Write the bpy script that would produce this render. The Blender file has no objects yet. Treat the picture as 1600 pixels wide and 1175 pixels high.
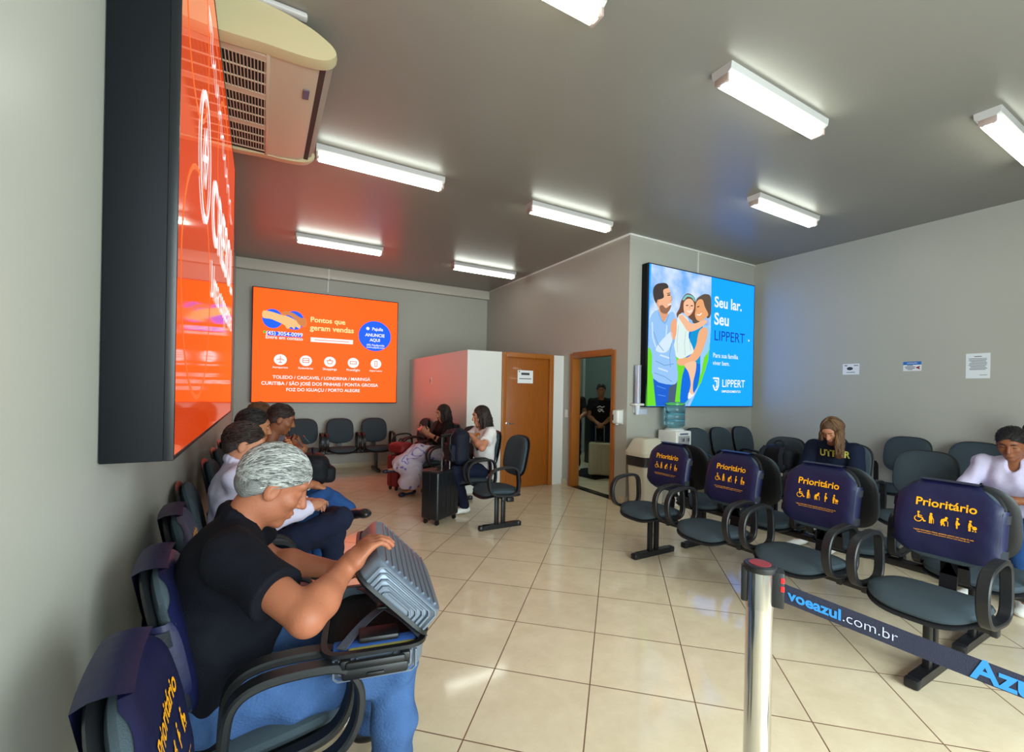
import bpy, bmesh, math, random
import numpy as np
from mathutils import Vector, Matrix, Euler
from mathutils.bvhtree import BVHTree

sc = bpy.context.scene
PI = math.pi
# ------------------------------------------------------------------ camera
YAW, ROLL, FPX = 0.5147, 0.0183, 693.32
cam_d = bpy.data.cameras.new('camera')
cam = bpy.data.objects.new('camera', cam_d)
sc.collection.objects.link(cam)
cam_d.sensor_fit = 'HORIZONTAL'
cam_d.sensor_width = 36.0
cam_d.lens = 36.0 * FPX / 1600
cam_d.shift_y = 23.035 / 1600
cam_d.clip_start = 0.02
_r0 = Vector((math.cos(YAW), -math.sin(YAW), 0)); _u0 = Vector((0, 0, 1)); _f = Vector((math.sin(YAW), math.cos(YAW), 0))
_r = _r0 * math.cos(ROLL) + _u0 * math.sin(ROLL); _u = -_r0 * math.sin(ROLL) + _u0 * math.cos(ROLL)
cam.matrix_world = Matrix(((_r.x, _u.x, -_f.x, 0), (_r.y, _u.y, -_f.y, 0), (_r.z, _u.z, -_f.z, 1.5), (0, 0, 0, 1)))
sc.camera = cam
# ------------------------------------------------------------------ world, daylight, exposure
wd = bpy.data.worlds.new('world'); sc.world = wd; wd.use_nodes = True
wn = wd.node_tree.nodes['Background']
wn.inputs['Color'].default_value = (0.75, 0.86, 1.0, 1); wn.inputs['Strength'].default_value = 0.6
def area_light(name, loc, rot, sx, sy, power, col):
    d = bpy.data.lights.new(name, 'AREA'); d.shape = 'RECTANGLE'; d.size = sx; d.size_y = sy
    d.energy = power; d.color = col
    o = bpy.data.objects.new(name, d); sc.collection.objects.link(o)
    o.location = loc; o.rotation_euler = rot
    return o
DAY = 400.0
area_light('daylight_rear_window', (1.8, -2.04, 1.52), (PI/2, 0, 0), 4.0, 2.4, DAY, (0.84, 1.0, 1.02))
TUBE = 14.0          # tube emission strength
SCREEN = 1.05       # screen emission strength
vs = sc.view_settings
sc.display_settings.display_device = 'sRGB'
vs.view_transform = 'Standard'; vs.look = 'None'; vs.exposure = 0.0; vs.gamma = 1.0; vs.use_curve_mapping = False

# ------------------------------------------------------------------ materials
def lin(c):
    c = c / 255.0
    return c / 12.92 if c <= 0.04045 else ((c + 0.055) / 1.055) ** 2.4
def C(r, g, b): return (lin(r), lin(g), lin(b), 1.0)
MATS = {}
def mat(name, col, rough=0.6, metal=0.0, noise=0.0, nscale=8.0, bump=0.0, bscale=60.0, spec=0.5, trans=0.0, coat=0.0,
        emit=None, estr=0.0, alpha=1.0, stretch=None, ior=1.45):
    if name in MATS: return MATS[name]
    m = bpy.data.materials.new(name); m.use_nodes = True
    nt = m.node_tree; b = nt.nodes['Principled BSDF']
    b.inputs['Base Color'].default_value = C(*col); b.inputs['Roughness'].default_value = rough
    b.inputs['Metallic'].default_value = metal; b.inputs['Specular IOR Level'].default_value = spec
    b.inputs['Transmission Weight'].default_value = trans; b.inputs['Coat Weight'].default_value = coat
    b.inputs['IOR'].default_value = ior; b.inputs['Alpha'].default_value = alpha
    if emit:
        b.inputs['Emission Color'].default_value = C(*emit); b.inputs['Emission Strength'].default_value = estr
    if noise or bump:
        tc = nt.nodes.new('ShaderNodeTexCoord'); src = tc.outputs['Object']
        if stretch:
            mp = nt.nodes.new('ShaderNodeMapping'); mp.inputs['Scale'].default_value = stretch
            nt.links.new(src, mp.inputs['Vector']); src = mp.outputs['Vector']
    if noise:
        n = nt.nodes.new('ShaderNodeTexNoise'); n.inputs['Scale'].default_value = nscale; n.inputs['Detail'].default_value = 5
        nt.links.new(src, n.inputs['Vector'])
        mx = nt.nodes.new('ShaderNodeMix'); mx.data_type = 'RGBA'
        mx.inputs['A'].default_value = tuple(max(0, v * (1 - noise)) for v in C(*col)[:3]) + (1,)
        mx.inputs['B'].default_value = tuple(min(1, v * (1 + noise)) for v in C(*col)[:3]) + (1,)
        nt.links.new(n.outputs['Fac'], mx.inputs['Factor']); nt.links.new(mx.outputs['Result'], b.inputs['Base Color'])
    if bump:
        n2 = nt.nodes.new('ShaderNodeTexNoise'); n2.inputs['Scale'].default_value = bscale; n2.inputs['Detail'].default_value = 3
        nt.links.new(src, n2.inputs['Vector'])
        bp = nt.nodes.new('ShaderNodeBump'); bp.inputs['Strength'].default_value = bump; bp.inputs['Distance'].default_value = 0.01
        nt.links.new(n2.outputs['Fac'], bp.inputs['Height']); nt.links.new(bp.outputs['Normal'], b.inputs['Normal'])
    MATS[name] = m
    return m
def emat(r, g, b, k=1.0, rough=0.5):
    """ink on a lit display: emission under a glossy front"""
    return mat('lit_%d_%d_%d_%d' % (r, g, b, int(k * 100)), (10, 10, 10), rough, spec=.25, emit=(r, g, b), estr=SCREEN * k)
def glow(m, rgb, k):
    """a backlit panel whose strongest colour is brighter than the camera can show"""
    c = [lin(v) for v in rgb]; b = m.node_tree.nodes['Principled BSDF']
    b.inputs['Emission Color'].default_value = tuple(v * f for v, f in zip(c, k)) + (1,); return m

def tile_material():
    m = bpy.data.materials.new('glazed_floor_tile'); m.use_nodes = True; nt = m.node_tree; N = nt.nodes; L = nt.links
    b = N['Principled BSDF']
    tc = N.new('ShaderNodeTexCoord')
    a, d, c0, r0 = 0.7485, 0.5056, -0.6182, 2.3141
    def math_(op, x, y=None):
        n = N.new('ShaderNodeMath'); n.operation = op
        for i, v in ((0, x), (1, y)):
            if v is None: continue
            if isinstance(v, (int, float)): n.inputs[i].default_value = v
            else: L.new(v, n.inputs[i])
        return n.outputs[0]
    def axis(v, off):
        dp = N.new('ShaderNodeVectorMath'); dp.operation = 'DOT_PRODUCT'
        L.new(tc.outputs['Object'], dp.inputs[0]); dp.inputs[1].default_value = v
        return math_('DIVIDE', math_('SUBTRACT', dp.outputs['Value'], off), d)
    u = axis((math.cos(a), -math.sin(a), 0), c0); v = axis((math.sin(a), math.cos(a), 0), r0)
    def edge(x):
        f = math_('FRACT', x)
        return math_('MINIMUM', f, math_('SUBTRACT', 1.0, f))
    e = math_('MINIMUM', edge(u), edge(v))
    g = N.new('ShaderNodeMapRange'); g.inputs['From Min'].default_value = 0.0048; g.inputs['From Max'].default_value = 0.0075
    L.new(e, g.inputs['Value'])
    comb = N.new('ShaderNodeCombineXYZ'); L.new(math_('FLOOR', u), comb.inputs[0]); L.new(math_('FLOOR', v), comb.inputs[1])
    wn_ = N.new('ShaderNodeTexWhiteNoise'); wn_.noise_dimensions = '2D'; L.new(comb.outputs[0], wn_.inputs['Vector'])
    n1 = N.new('ShaderNodeTexNoise'); n1.inputs['Scale'].default_value = 5; n1.inputs['Detail'].default_value = 8; n1.inputs['Roughness'].default_value = .7
    L.new(tc.outputs['Object'], n1.inputs['Vector'])
    ramp = N.new('ShaderNodeValToRGB'); L.new(n1.outputs['Fac'], ramp.inputs['Fac'])
    ramp.color_ramp.elements[0].position = .3; ramp.color_ramp.elements[0].color = C(216, 197, 166)
    ramp.color_ramp.elements[1].position = .7; ramp.color_ramp.elements[1].color = C(231, 214, 184)
    hv = N.new('ShaderNodeHueSaturation'); L.new(ramp.outputs['Color'], hv.inputs['Color'])
    L.new(math_('ADD', math_('MULTIPLY', wn_.outputs['Value'], .06), .97), hv.inputs['Value'])
    mx = N.new('ShaderNodeMix'); mx.data_type = 'RGBA'
    mx.inputs['A'].default_value = C(118, 84, 62); L.new(hv.outputs['Color'], mx.inputs['B']); L.new(g.outputs['Result'], mx.inputs['Factor'])
    L.new(mx.outputs['Result'], b.inputs['Base Color'])
    rr = N.new('ShaderNodeMapRange'); rr.inputs['To Min'].default_value = .6; rr.inputs['To Max'].default_value = .09
    L.new(g.outputs['Result'], rr.inputs['Value']); L.new(rr.outputs['Result'], b.inputs['Roughness'])
    n3 = N.new('ShaderNodeTexNoise'); n3.inputs['Scale'].default_value = 3.0; L.new(tc.outputs['Object'], n3.inputs['Vector'])
    hh = math_('ADD', math_('MULTIPLY', g.outputs['Result'], .5), math_('MULTIPLY', n3.outputs['Fac'], .25))
    bp = N.new('ShaderNodeBump'); bp.inputs['Strength'].default_value = .35; bp.inputs['Distance'].default_value = .004
    L.new(hh, bp.inputs['Height']); L.new(bp.outputs['Normal'], b.inputs['Normal'])
    b.inputs['Specular IOR Level'].default_value = .6
    return m
M_TILE = tile_material()
M_WALL = mat('beige_wall_paint', (175, 173, 163), .38, noise=.03, nscale=1.2, bump=.06, bscale=14)
M_CEIL = mat('grey_gloss_ceiling_paint', (132, 128, 119), .34, noise=.05, nscale=.9, bump=.10, bscale=1.6, spec=.5)
M_PART = mat('white_partition_paint', (222, 221, 216), .4, noise=.02, nscale=2)
M_WHITE = mat('white_plastic', (225, 225, 220), .35)
M_SKIRT = mat('beige_skirting', (196, 184, 158), .25, noise=.06)
M_BLACK = mat('black_casing', (17, 18, 22), .35, bump=.02, bscale=200)
M_CASE_SIDE = mat('black_casing_satin', (7, 10, 16), .6, spec=.25, noise=.15, nscale=3)
M_FABRIC = mat('grey_woven_fabric', (63, 74, 81), .85, noise=.22, nscale=420, bump=.35, bscale=500, spec=.2)
M_PLASTIC = mat('black_armrest_plastic', (24, 25, 28), .42, bump=.03, bscale=300)
M_STEEL = mat('black_painted_steel', (20, 20, 23), .4)
M_COVER = mat('navy_cover_vinyl', (17, 21, 58), .45, noise=.18, nscale=14, bump=.22, bscale=16)
M_STRAP = mat('cover_elastic', (18, 24, 34), .7, bump=.3, bscale=300)
M_YELLOW = mat('yellow_print', (252, 172, 12), .5)
M_CHROME = mat('polished_steel', (205, 205, 205), .12, metal=1.0)
M_WOOD = mat('orange_wood', (150, 82, 22), .35, noise=.25, nscale=6, stretch=(9, 9, .7), coat=.2)
M_WOOD2 = mat('orange_wood_frame', (158, 92, 32), .35, noise=.22, nscale=6, stretch=(9, 9, .7), coat=.2)
M_PAPER = mat('paper_white', (228, 230, 232), .7)
M_INK = mat('dark_ink', (60, 62, 70), .7)
# skin
def skin(name, c): return mat(name, c, .5, noise=.10, nscale=30, bump=.10, bscale=180, spec=.35)

# ------------------------------------------------------------------ mesh builder
class MB:
    def __init__(s): s.v = []; s.f = []; s.m = []; s.mi = 0
    def raw(s, vs_, fs, M=None):
        o = len(s.v)
        for p in vs_:
            p = Vector(p)
            if M is not None: p = M @ p
            s.v.append(p)
        for f in fs: s.f.append([i + o for i in f]); s.m.append(s.mi)
        return s
    def box(s, c, size, R=None, bev=0.0, seg=2):
        bm = bmesh.new(); bmesh.ops.create_cube(bm, size=1.0)
        for v in bm.verts: v.co = Vector((v.co.x * size[0], v.co.y * size[1], v.co.z * size[2]))
        if bev: bmesh.ops.bevel(bm, geom=list(bm.edges), offset=min(bev, min(size) * .49), segments=seg, affect='EDGES', profile=.5)
        M = Matrix.Translation(Vector(c)) @ (R.to_4x4() if R is not None else Matrix.Identity(4))
        bm.verts.index_update()
        s.raw([v.co.copy() for v in bm.verts], [[v.index for v in f.verts] for f in bm.faces], M); bm.free(); return s
    def tube(s, pts, rad, n=10, closed=False, prof=None, up=None, cap=True):
        """sweep a circle (or a given (a,b) profile) along points"""
        pts = [Vector(p) for p in pts]; k = len(pts)
        rads = rad if isinstance(rad, (list, tuple)) else [rad] * k
        if prof is None: prof = [(math.cos(2 * PI * i / n), math.sin(2 * PI * i / n)) for i in range(n)]
        n = len(prof); rings = []; prev = None
        for i, p in enumerate(pts):
            a = pts[i - 1] if (i > 0 or closed) else pts[i]; b = pts[(i + 1) % k] if (i < k - 1 or closed) else pts[i]
            t = (b - a).normalized() if (b - a).length > 1e-9 else Vector((0, 0, 1))
            if up is not None: u = Vector(up)
            elif prev is not None: u = prev
            else: u = Vector((0, 0, 1)) if abs(t.z) < .9 else Vector((1, 0, 0))
            u = (u - t * u.dot(t)).normalized(); w = t.cross(u); prev = u
            rings.append([p + u * (x * rads[i]) + w * (y * rads[i]) for x, y in prof])
        vs_ = [q for r in rings for q in r]; fs = []
        for i in range(k if closed else k - 1):
            j = (i + 1) % k
            for q in range(n): fs.append([i * n + q, i * n + (q + 1) % n, j * n + (q + 1) % n, j * n + q])
        if cap and not closed: fs.append(list(range(n))[::-1]); fs.append([(k - 1) * n + q for q in range(n)])
        return s.raw(vs_, fs)
    def lathe(s, prof, n=32, M=None, cap=True):
        vs_ = []; fs = []; k = len(prof)
        for r, z in prof:
            for q in range(n): vs_.append((r * math.cos(2 * PI * q / n), r * math.sin(2 * PI * q / n), z))
        for i in range(k - 1):
            for q in range(n): fs.append([i * n + q, i * n + (q + 1) % n, (i + 1) * n + (q + 1) % n, (i + 1) * n + q])
        if cap: fs.append(list(range(n))[::-1]); fs.append([(k - 1) * n + q for q in range(n)])
        return s.raw(vs_, fs, M)
    def cyl(s, a, b, r, n=16, r2=None): return s.tube([a, b], [r, r if r2 is None else r2], n)
    def sphere(s, c, r, n=16, m=10, M=None):
        R = (r, r, r) if isinstance(r, (int, float)) else tuple(float(q) for q in r)
        vs_ = [(0, 0, R[2])] + [(R[0] * math.sin(PI * i / m) * math.cos(2 * PI * q / n), R[1] * math.sin(PI * i / m) * math.sin(2 * PI * q / n), R[2] * math.cos(PI * i / m)) for i in range(1, m) for q in range(n)] + [(0, 0, -R[2])]
        fs = [[0, 1 + q, 1 + (q + 1) % n] for q in range(n)]
        for i in range(m - 2):
            for q in range(n): fs.append([1 + i * n + q, 1 + (i + 1) * n + q, 1 + (i + 1) * n + (q + 1) % n, 1 + i * n + (q + 1) % n])
        l = len(vs_) - 1; o = 1 + (m - 2) * n
        for q in range(n): fs.append([l, o + (q + 1) % n, o + q])
        T = Matrix.Translation(Vector(c)) @ (M.to_4x4() if M is not None else Matrix.Identity(4))
        return s.raw(vs_, fs, T)
    def prism(s, poly, y0, y1, M=None):
        """polygon in (x,z) extruded along y"""
        n = len(poly); vs_ = [(x, y0, z) for x, z in poly] + [(x, y1, z) for x, z in poly]
        fs = [list(range(n)), list(range(2 * n - 1, n - 1, -1))]
        for i in range(n): fs.append([i, n + i, n + (i + 1) % n, (i + 1) % n])
        return s.raw(vs_, fs, M)
    def poly(s, pts): return s.raw(pts, [list(range(len(pts)))])
    def mesh(s, name, mats, smooth=35):
        me = bpy.data.meshes.new(name); me.from_pydata([tuple(v) for v in s.v], [], s.f)
        for m in (mats if isinstance(mats, (list, tuple)) else [mats]): me.materials.append(m)
        if any(s.m):
            me.polygons.foreach_set('material_index', s.m)
        bm = bmesh.new(); bm.from_mesh(me); bmesh.ops.recalc_face_normals(bm, faces=bm.faces); bm.to_mesh(me); bm.free()
        if smooth:
            me.polygons.foreach_set('use_smooth', [True] * len(me.polygons)); me.set_sharp_from_angle(angle=math.radians(smooth))
        me.update(); return me
def link(name, me, parent=None, loc=None, rot=None):
    o = bpy.data.objects.new(name, me); sc.collection.objects.link(o)
    if parent is not None: o.parent = parent
    if loc is not None: o.location = loc
    if rot is not None: o.rotation_euler = rot
    return o
def obj(name, mb, mats, parent=None, smooth=35, loc=None, rot=None): return link(name, mb.mesh(name, mats, smooth), parent, loc, rot)
def tag(o, label=None, cat=None, group=None, kind=None):
    if label: o['label'] = label
    if cat: o['category'] = cat
    if group: o['group'] = group
    if kind: o['kind'] = kind
    return o
def thing(name, label, cat, loc=(0, 0, 0), rotz=0.0, group=None):
    o = bpy.data.objects.new(name, None); sc.collection.objects.link(o); o.empty_display_size = .1
    o.location = loc; o.rotation_euler = (0, 0, rotz); return tag(o, label, cat, group)
def dup(o, parent=None):
    c = o.copy(); sc.collection.objects.link(c)
    if parent is not None: c.parent = parent
    for ch in list(o.children): dup(ch, c)
    return c
def struct(name, mb, m, label=None, smooth=35):
    o = obj(name, mb, m, None, smooth); o['kind'] = 'structure'
    if label: o['label'] = label
    return o

def text2d(body, size, bold=0.0, width=None, align='CENTER', shear=0.0, spacing=1.0):
    c = bpy.data.curves.new('lettering', 'FONT'); c.body = body; c.size = size; c.align_x = align; c.align_y = 'CENTER'
    c.offset = bold * size; c.resolution_u = 4; c.shear = shear; c.space_character = spacing
    o = bpy.data.objects.new('lettering', c); sc.collection.objects.link(o)
    dg = bpy.context.evaluated_depsgraph_get(); me = bpy.data.meshes.new_from_object(o.evaluated_get(dg))
    vs_ = [(v.co.x, v.co.y) for v in me.vertices]; fs = [list(p.vertices) for p in me.polygons]
    bpy.data.objects.remove(o); bpy.data.curves.remove(c); bpy.data.meshes.remove(me)
    if width and vs_:
        x0 = min(p[0] for p in vs_); x1 = max(p[0] for p in vs_); k = width / (x1 - x0)
        vs_ = [(x * k, y * k) for x, y in vs_]
    return vs_, fs
def catmull(pts, n=5):
    out = []; k = len(pts)
    for i in range(k):
        p0, p1, p2, p3 = (np.array(pts[(i + j - 1) % k], float) for j in range(4))
        for t in np.arange(n) / n:
            out.append(tuple(.5 * (2 * p1 + (p2 - p0) * t + (2 * p0 - 5 * p1 + 4 * p2 - p3) * t * t + (3 * p1 - p0 - 3 * p2 + p3) * t ** 3)))
    return out
def bevelled_stroke(pts, w):
    """flat thick polyline with round ends -> (verts, faces) in 2D"""
    V = []; F_ = []
    for a, b in zip(pts[:-1], pts[1:]):
        a = np.array(a, float); b = np.array(b, float); d = b - a; l = np.hypot(*d); d = d / max(l, 1e-9); n = np.array([-d[1], d[0]]) * w / 2
        o = len(V); V += [tuple(a + n), tuple(a - n), tuple(b - n), tuple(b + n)]; F_.append([o, o + 1, o + 2, o + 3])
    for p in pts:
        o = len(V); V += [(p[0] + w / 2 * math.cos(2 * PI * q / 10), p[1] + w / 2 * math.sin(2 * PI * q / 10)) for q in range(10)]; F_.append(list(range(o, o + 10)))
    return V, F_
def disc2(cx, cy, r, ry=None, n=28):
    ry = r if ry is None else ry
    return [(cx + r * math.cos(2 * PI * q / n), cy + ry * math.sin(2 * PI * q / n)) for q in range(n)], [list(range(n))]
def arc(cx, cy, r, a0, a1, n=12): return [(cx + r * math.cos(math.radians(a0 + (a1 - a0) * i / n)), cy + r * math.sin(math.radians(a0 + (a1 - a0) * i / n))) for i in range(n + 1)]

# ------------------------------------------------------------------ signed distance modelling (bodies, clothes, bags)
def surface_nets(D, lo, h):
    ins = D < 0
    s = np.zeros(tuple(n - 1 for n in D.shape), np.uint8)
    for i in (0, 1):
        for j in (0, 1):
            for k in (0, 1): s += ins[i:i + D.shape[0] - 1, j:j + D.shape[1] - 1, k:k + D.shape[2] - 1]
    act = (s > 0) & (s < 8); idx = np.argwhere(act)
    if len(idx) == 0: return np.zeros((0, 3)), []
    off = np.array([(i, j, k) for i in (0, 1) for j in (0, 1) for k in (0, 1)])
    cv = np.stack([D[tuple((idx + o).T)] for o in off], 1)
    acc = np.zeros((len(idx), 3)); cnt = np.zeros(len(idx))
    for a in range(8):
        for b in range(a + 1, 8):
            if np.abs(off[a] - off[b]).sum() != 1: continue
            m = (cv[:, a] < 0) != (cv[:, b] < 0); t = np.zeros(len(idx)); t[m] = cv[m, a] / (cv[m, a] - cv[m, b])
            acc[m] += off[a] + t[m, None] * (off[b] - off[a]); cnt[m] += 1
    V = np.array(lo) + h * (idx + acc / cnt[:, None])
    vid = -np.ones(act.shape, np.int64); vid[tuple(idx.T)] = np.arange(len(idx))
    Q = []
    for ax in range(3):
        sl0 = [slice(1, -1)] * 3; sl1 = [slice(1, -1)] * 3; sl0[ax] = slice(0, -1); sl1[ax] = slice(1, None)
        a = ins[tuple(sl0)]; b = ins[tuple(sl1)]; e = np.argwhere(a != b)
        if not len(e): continue
        fl = a[tuple(e.T)]
        base = e + np.array([0 if i == ax else 1 for i in range(3)])
        u, v = [i for i in range(3) if i != ax]
        du = np.zeros(3, int); du[u] = 1; dv = np.zeros(3, int); dv[v] = 1
        q = np.stack([vid[tuple((base - du - dv).T)], vid[tuple((base - dv).T)], vid[tuple(base.T)], vid[tuple((base - du).T)]], 1)
        if ax == 1: fl = ~fl
        q[~fl] = q[~fl][:, ::-1]; Q.append(q)
    Q = np.concatenate(Q); Q = Q[(Q >= 0).all(1)]
    return V, Q
def A3(p): return np.array(p, float)
class Field:
    """list of primitives evaluated on a grid with smooth unions"""
    def __init__(s): s.ops = []
    def cone(s, a, b, ra, rb, k=.02, lat=None, flat=1.0, end=None):
        """round cone; with lat, the section is wider along lat by 1/flat"""
        a, b = A3(a), A3(b); lat = None if lat is None else A3(lat) / np.linalg.norm(lat)
        if end is not None: ep, en = A3(end[0]), A3(end[1]) / np.linalg.norm(end[1])
        def fn(P):
            d = fn0(P); return d if end is None else np.maximum(d, (P - ep) @ en)
        def fn0(P):
            Pa = P - a; ab = b - a; t = np.clip((Pa @ ab) / max(ab @ ab, 1e-12), 0, 1)
            q = Pa - t[..., None] * ab; r = ra + t * (rb - ra)
            if lat is None: return np.sqrt((q * q).sum(-1)) - r
            l = q @ lat; f2 = np.maximum((q * q).sum(-1) - l * l, 0)
            return (np.sqrt(f2 + (l * flat) ** 2) - r)
        R = max(ra, rb) / (flat if lat is not None and flat < 1 else 1)
        s.ops.append(('u', fn, np.minimum(a, b) - R, np.maximum(a, b) + R, k)); return s
    def ell(s, c, r, k=.02, R=None, op='u'):
        c, r = A3(c), A3(r); Rm = None if R is None else np.array(R)
        def fn(P):
            q = P - c
            if Rm is not None: q = q @ Rm
            n = np.sqrt(((q / r) ** 2).sum(-1)); g = np.sqrt(((q / r ** 2) ** 2).sum(-1))
            return n * (n - 1) / np.maximum(g, 1e-6)
        m = r.max(); s.ops.append((op, fn, c - m, c + m, k)); return s
    def rbox(s, c, half, rad, k=.02, R=None, op='u'):
        c, half = A3(c), A3(half); Rm = None if R is None else np.array(R)
        def fn(P):
            q = P - c
            if Rm is not None: q = q @ Rm
            q = np.abs(q) - (half - rad); return np.sqrt((np.maximum(q, 0) ** 2).sum(-1)) + np.minimum(q.max(-1), 0) - rad
        m = np.linalg.norm(half); s.ops.append((op, fn, c - m, c + m, k)); return s
    def cut(s, p, n):
        """remove everything on the side of p that n points to"""
        p, n = A3(p), A3(n) / np.linalg.norm(n)
        s.ops.append(('cut', lambda P: (P - p) @ n, None, None, 0)); return s
    def wrinkle(s, amp, scale, seed=0):
        s.ops.append(('noise', (amp, scale, seed), None, None, 0)); return s
    def mesh_data(s, h):
        lo = np.min([o[2] for o in s.ops if o[0] == 'u'], 0) - 4 * h - .02; hi = np.max([o[3] for o in s.ops if o[0] == 'u'], 0) + 4 * h + .02
        n = np.ceil((hi - lo) / h).astype(int) + 1
        ax = [lo[i] + h * np.arange(n[i]) for i in range(3)]
        D = np.full(tuple(n), .2, np.float32)
        for op, fn, a, b, k in s.ops:
            if a is None: sl = (slice(0, n[0]), slice(0, n[1]), slice(0, n[2]))
            else:
                m = k + 3 * h + .02
                i0 = np.clip(np.floor((a - m - lo) / h).astype(int), 0, n - 1); i1 = np.clip(np.ceil((b + m - lo) / h).astype(int) + 1, 1, n)
                sl = tuple(slice(i0[i], i1[i]) for i in range(3))
            if op == 'noise':
                amp, scl, seed = fn; rs = np.random.RandomState(seed)
                near = np.abs(D) < 3 * amp + 2 * h; I = np.argwhere(near); P = lo + h * I
                v = np.zeros(len(I))
                for q in range(7):
                    w = rs.randn(3); w = w / np.linalg.norm(w) * scl * (0.6 + 1.3 * rs.rand()); v += np.sin(P @ w + rs.rand() * 6.28 + 1.5 * np.sin(P @ (w[[1, 2, 0]] * .7)))
                D[near] += (amp * v / 2.6).astype(np.float32); continue
            P = np.stack(np.meshgrid(ax[0][sl[0]], ax[1][sl[1]], ax[2][sl[2]], indexing='ij'), -1)
            d = fn(P).astype(np.float32); cur = D[sl]
            if op == 'u':
                if k > 1e-6:
                    hh = np.clip(.5 + .5 * (cur - d) / k, 0, 1); D[sl] = cur * (1 - hh) + d * hh - k * hh * (1 - hh)
                else: D[sl] = np.minimum(cur, d)
            elif op == 's':
                if k > 1e-6:
                    hh = np.clip(.5 - .5 * (cur + d) / k, 0, 1); D[sl] = cur * (1 - hh) - d * hh + k * hh * (1 - hh)
                else: D[sl] = np.maximum(cur, -d)
            else: D[sl] = np.maximum(cur, d)
        return surface_nets(D, lo, h)
    def build(s, name, m, parent, h, loc=None, rot=None):
        V, Q = s.mesh_data(h); me = bpy.data.meshes.new(name)
        me.from_pydata(V.tolist(), [], Q.tolist() if len(Q) else []); me.materials.append(m)
        me.polygons.foreach_set('use_smooth', [True] * len(me.polygons)); me.update()
        return link(name, me, parent, loc, rot)
def bvh_of(*objs):
    """ray-cast tree of meshes in their parent's space"""
    V = []; P = []
    for o in objs:
        k = len(V); M = o.matrix_basis
        V += [M @ v.co for v in o.data.vertices]; P += [[i + k for i in p.vertices] for p in o.data.polygons]
    return BVHTree.FromPolygons(V, P)

# ================================================================== the room
XL, X1, X2, YB, YC, YR, H = -0.40, 4.30, 7.08, 8.78, 4.445, -1.9, 3.652
XP, YP, ZP = 2.59, 5.90, 2.083       # the white partition box
T = .14
struct('floor', MB().box(((XL + X2) / 2, (YR + YB) / 2, -.05), (X2 - XL + 2 * T, YB - YR + 2 * T, .1)), M_TILE)
struct('ceiling', MB().box(((XL + X2) / 2, (YR + YB) / 2, H + .05), (X2 - XL + 2 * T, YB - YR + 2 * T, .1)), M_CEIL)
struct('wall_left', MB().box((XL - T / 2, (YR + YB) / 2, H / 2), (T, YB - YR + 2 * T, H)), M_WALL)
struct('wall_back', MB().box(((XL + X2) / 2, YB + T / 2, H / 2), (X2 - XL, T, H)), M_WALL)
struct('wall_right', MB().box((X2 + T / 2, (YR + YB) / 2, H / 2), (T, YB - YR + 2 * T, H)), M_WALL)
D0, D1, DH = 4.72, 5.66, 2.06        # doorway in the alcove wall
w = MB(); w.box((X1 + .06, (YC + D0) / 2, H / 2), (.12, D0 - YC, H)); w.box((X1 + .06, (D1 + YB) / 2, H / 2), (.12, YB - D1, H)); w.box((X1 + .06, (D0 + D1) / 2, (DH + H) / 2), (.12, D1 - D0, H - DH))
struct('wall_alcove', w, M_WALL)
struct('wall_front', MB().box(((X1 + X2) / 2 + .06, YC + .06, H / 2), (X2 - X1 - .12, .12, H)), M_WALL)
W0, W1, WZ0, WZ1 = -.2, 3.8, .32, 2.72
w = MB(); w.box(((XL + W0) / 2, YR - T / 2, H / 2), (W0 - XL, T, H)); w.box(((W1 + X2) / 2, YR - T / 2, H / 2), (X2 - W1, T, H))
w.box(((W0 + W1) / 2, YR - T / 2, WZ0 / 2), (W1 - W0, T, WZ0)); w.box(((W0 + W1) / 2, YR - T / 2, (WZ1 + H) / 2), (W1 - W0, T, H - WZ1))
struct('wall_rear', w, M_WALL)
w = MB()
for x in (W0 + .03, (W0 * 2 + W1) / 3, (W0 + W1 * 2) / 3, W1 - .03): w.box((x, YR - .06, (WZ0 + WZ1) / 2), (.06, .06, WZ1 - WZ0), bev=.004)
for z in (WZ0 + .03, WZ1 - .03): w.box(((W0 + W1) / 2, YR - .06, z), (W1 - W0 - .12, .06, .06), bev=.004)
struct('window_1', w, M_WHITE)
# partition box
w = MB(); w.box((XP + .03, (YP + YB) / 2 + .03, ZP / 2), (.06, YB - YP - .06, ZP))
PD0, PD1, PDH = 3.16, 4.08, 2.06
w.box(((XP + PD0) / 2, YP + .03, ZP / 2), (PD0 - XP, .06, ZP)); w.box(((PD1 + X1) / 2, YP + .03, ZP / 2), (X1 - PD1, .06, ZP))
w.box(((PD0 + PD1) / 2, YP + .03, (PDH + ZP) / 2), (PD1 - PD0, .06, ZP - PDH))
struct('wall_partition', w, M_PART)
# cable trunking boxed along the back wall head, thin cornice, skirting
struct('trim_1', MB().box(((XL + X1) / 2, YB - .05, H - .09), (X1 - XL, .10, .18), bev=.006), mat('trunking_paint', (196, 189, 176), .4))
w = MB(); w.box((X1 - .012, (YC + YB) / 2 - .06, H - .012), (.024, YB - YC - .1, .024), bev=.004); w.box(((X1 + X2) / 2, YC - .012, H - .012), (X2 - X1 + .024, .024, .024), bev=.004)
struct('trim_2', w, M_WHITE)
w = MB(); w.box((1.04, YB - .105, H - .10), (.022, .012, .2), bev=.003); w.box((1.04, YB - .006, H - .25), (.022, .012, .32), bev=.003); w.box((1.04, YB - .05, H - .186), (.022, .11, .012), bev=.003)
struct('trim_3', w, M_WHITE)
struct('trim_4', MB().box((5.68, YC - .006, H - .19), (.022, .012, .36), bev=.003), M_WHITE)
w = MB(); w.box(((XL + XP) / 2, YB - .006, .045), (XP - XL, .012, .09), bev=.003); struct('baseboard_back', w, M_SKIRT)
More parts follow.
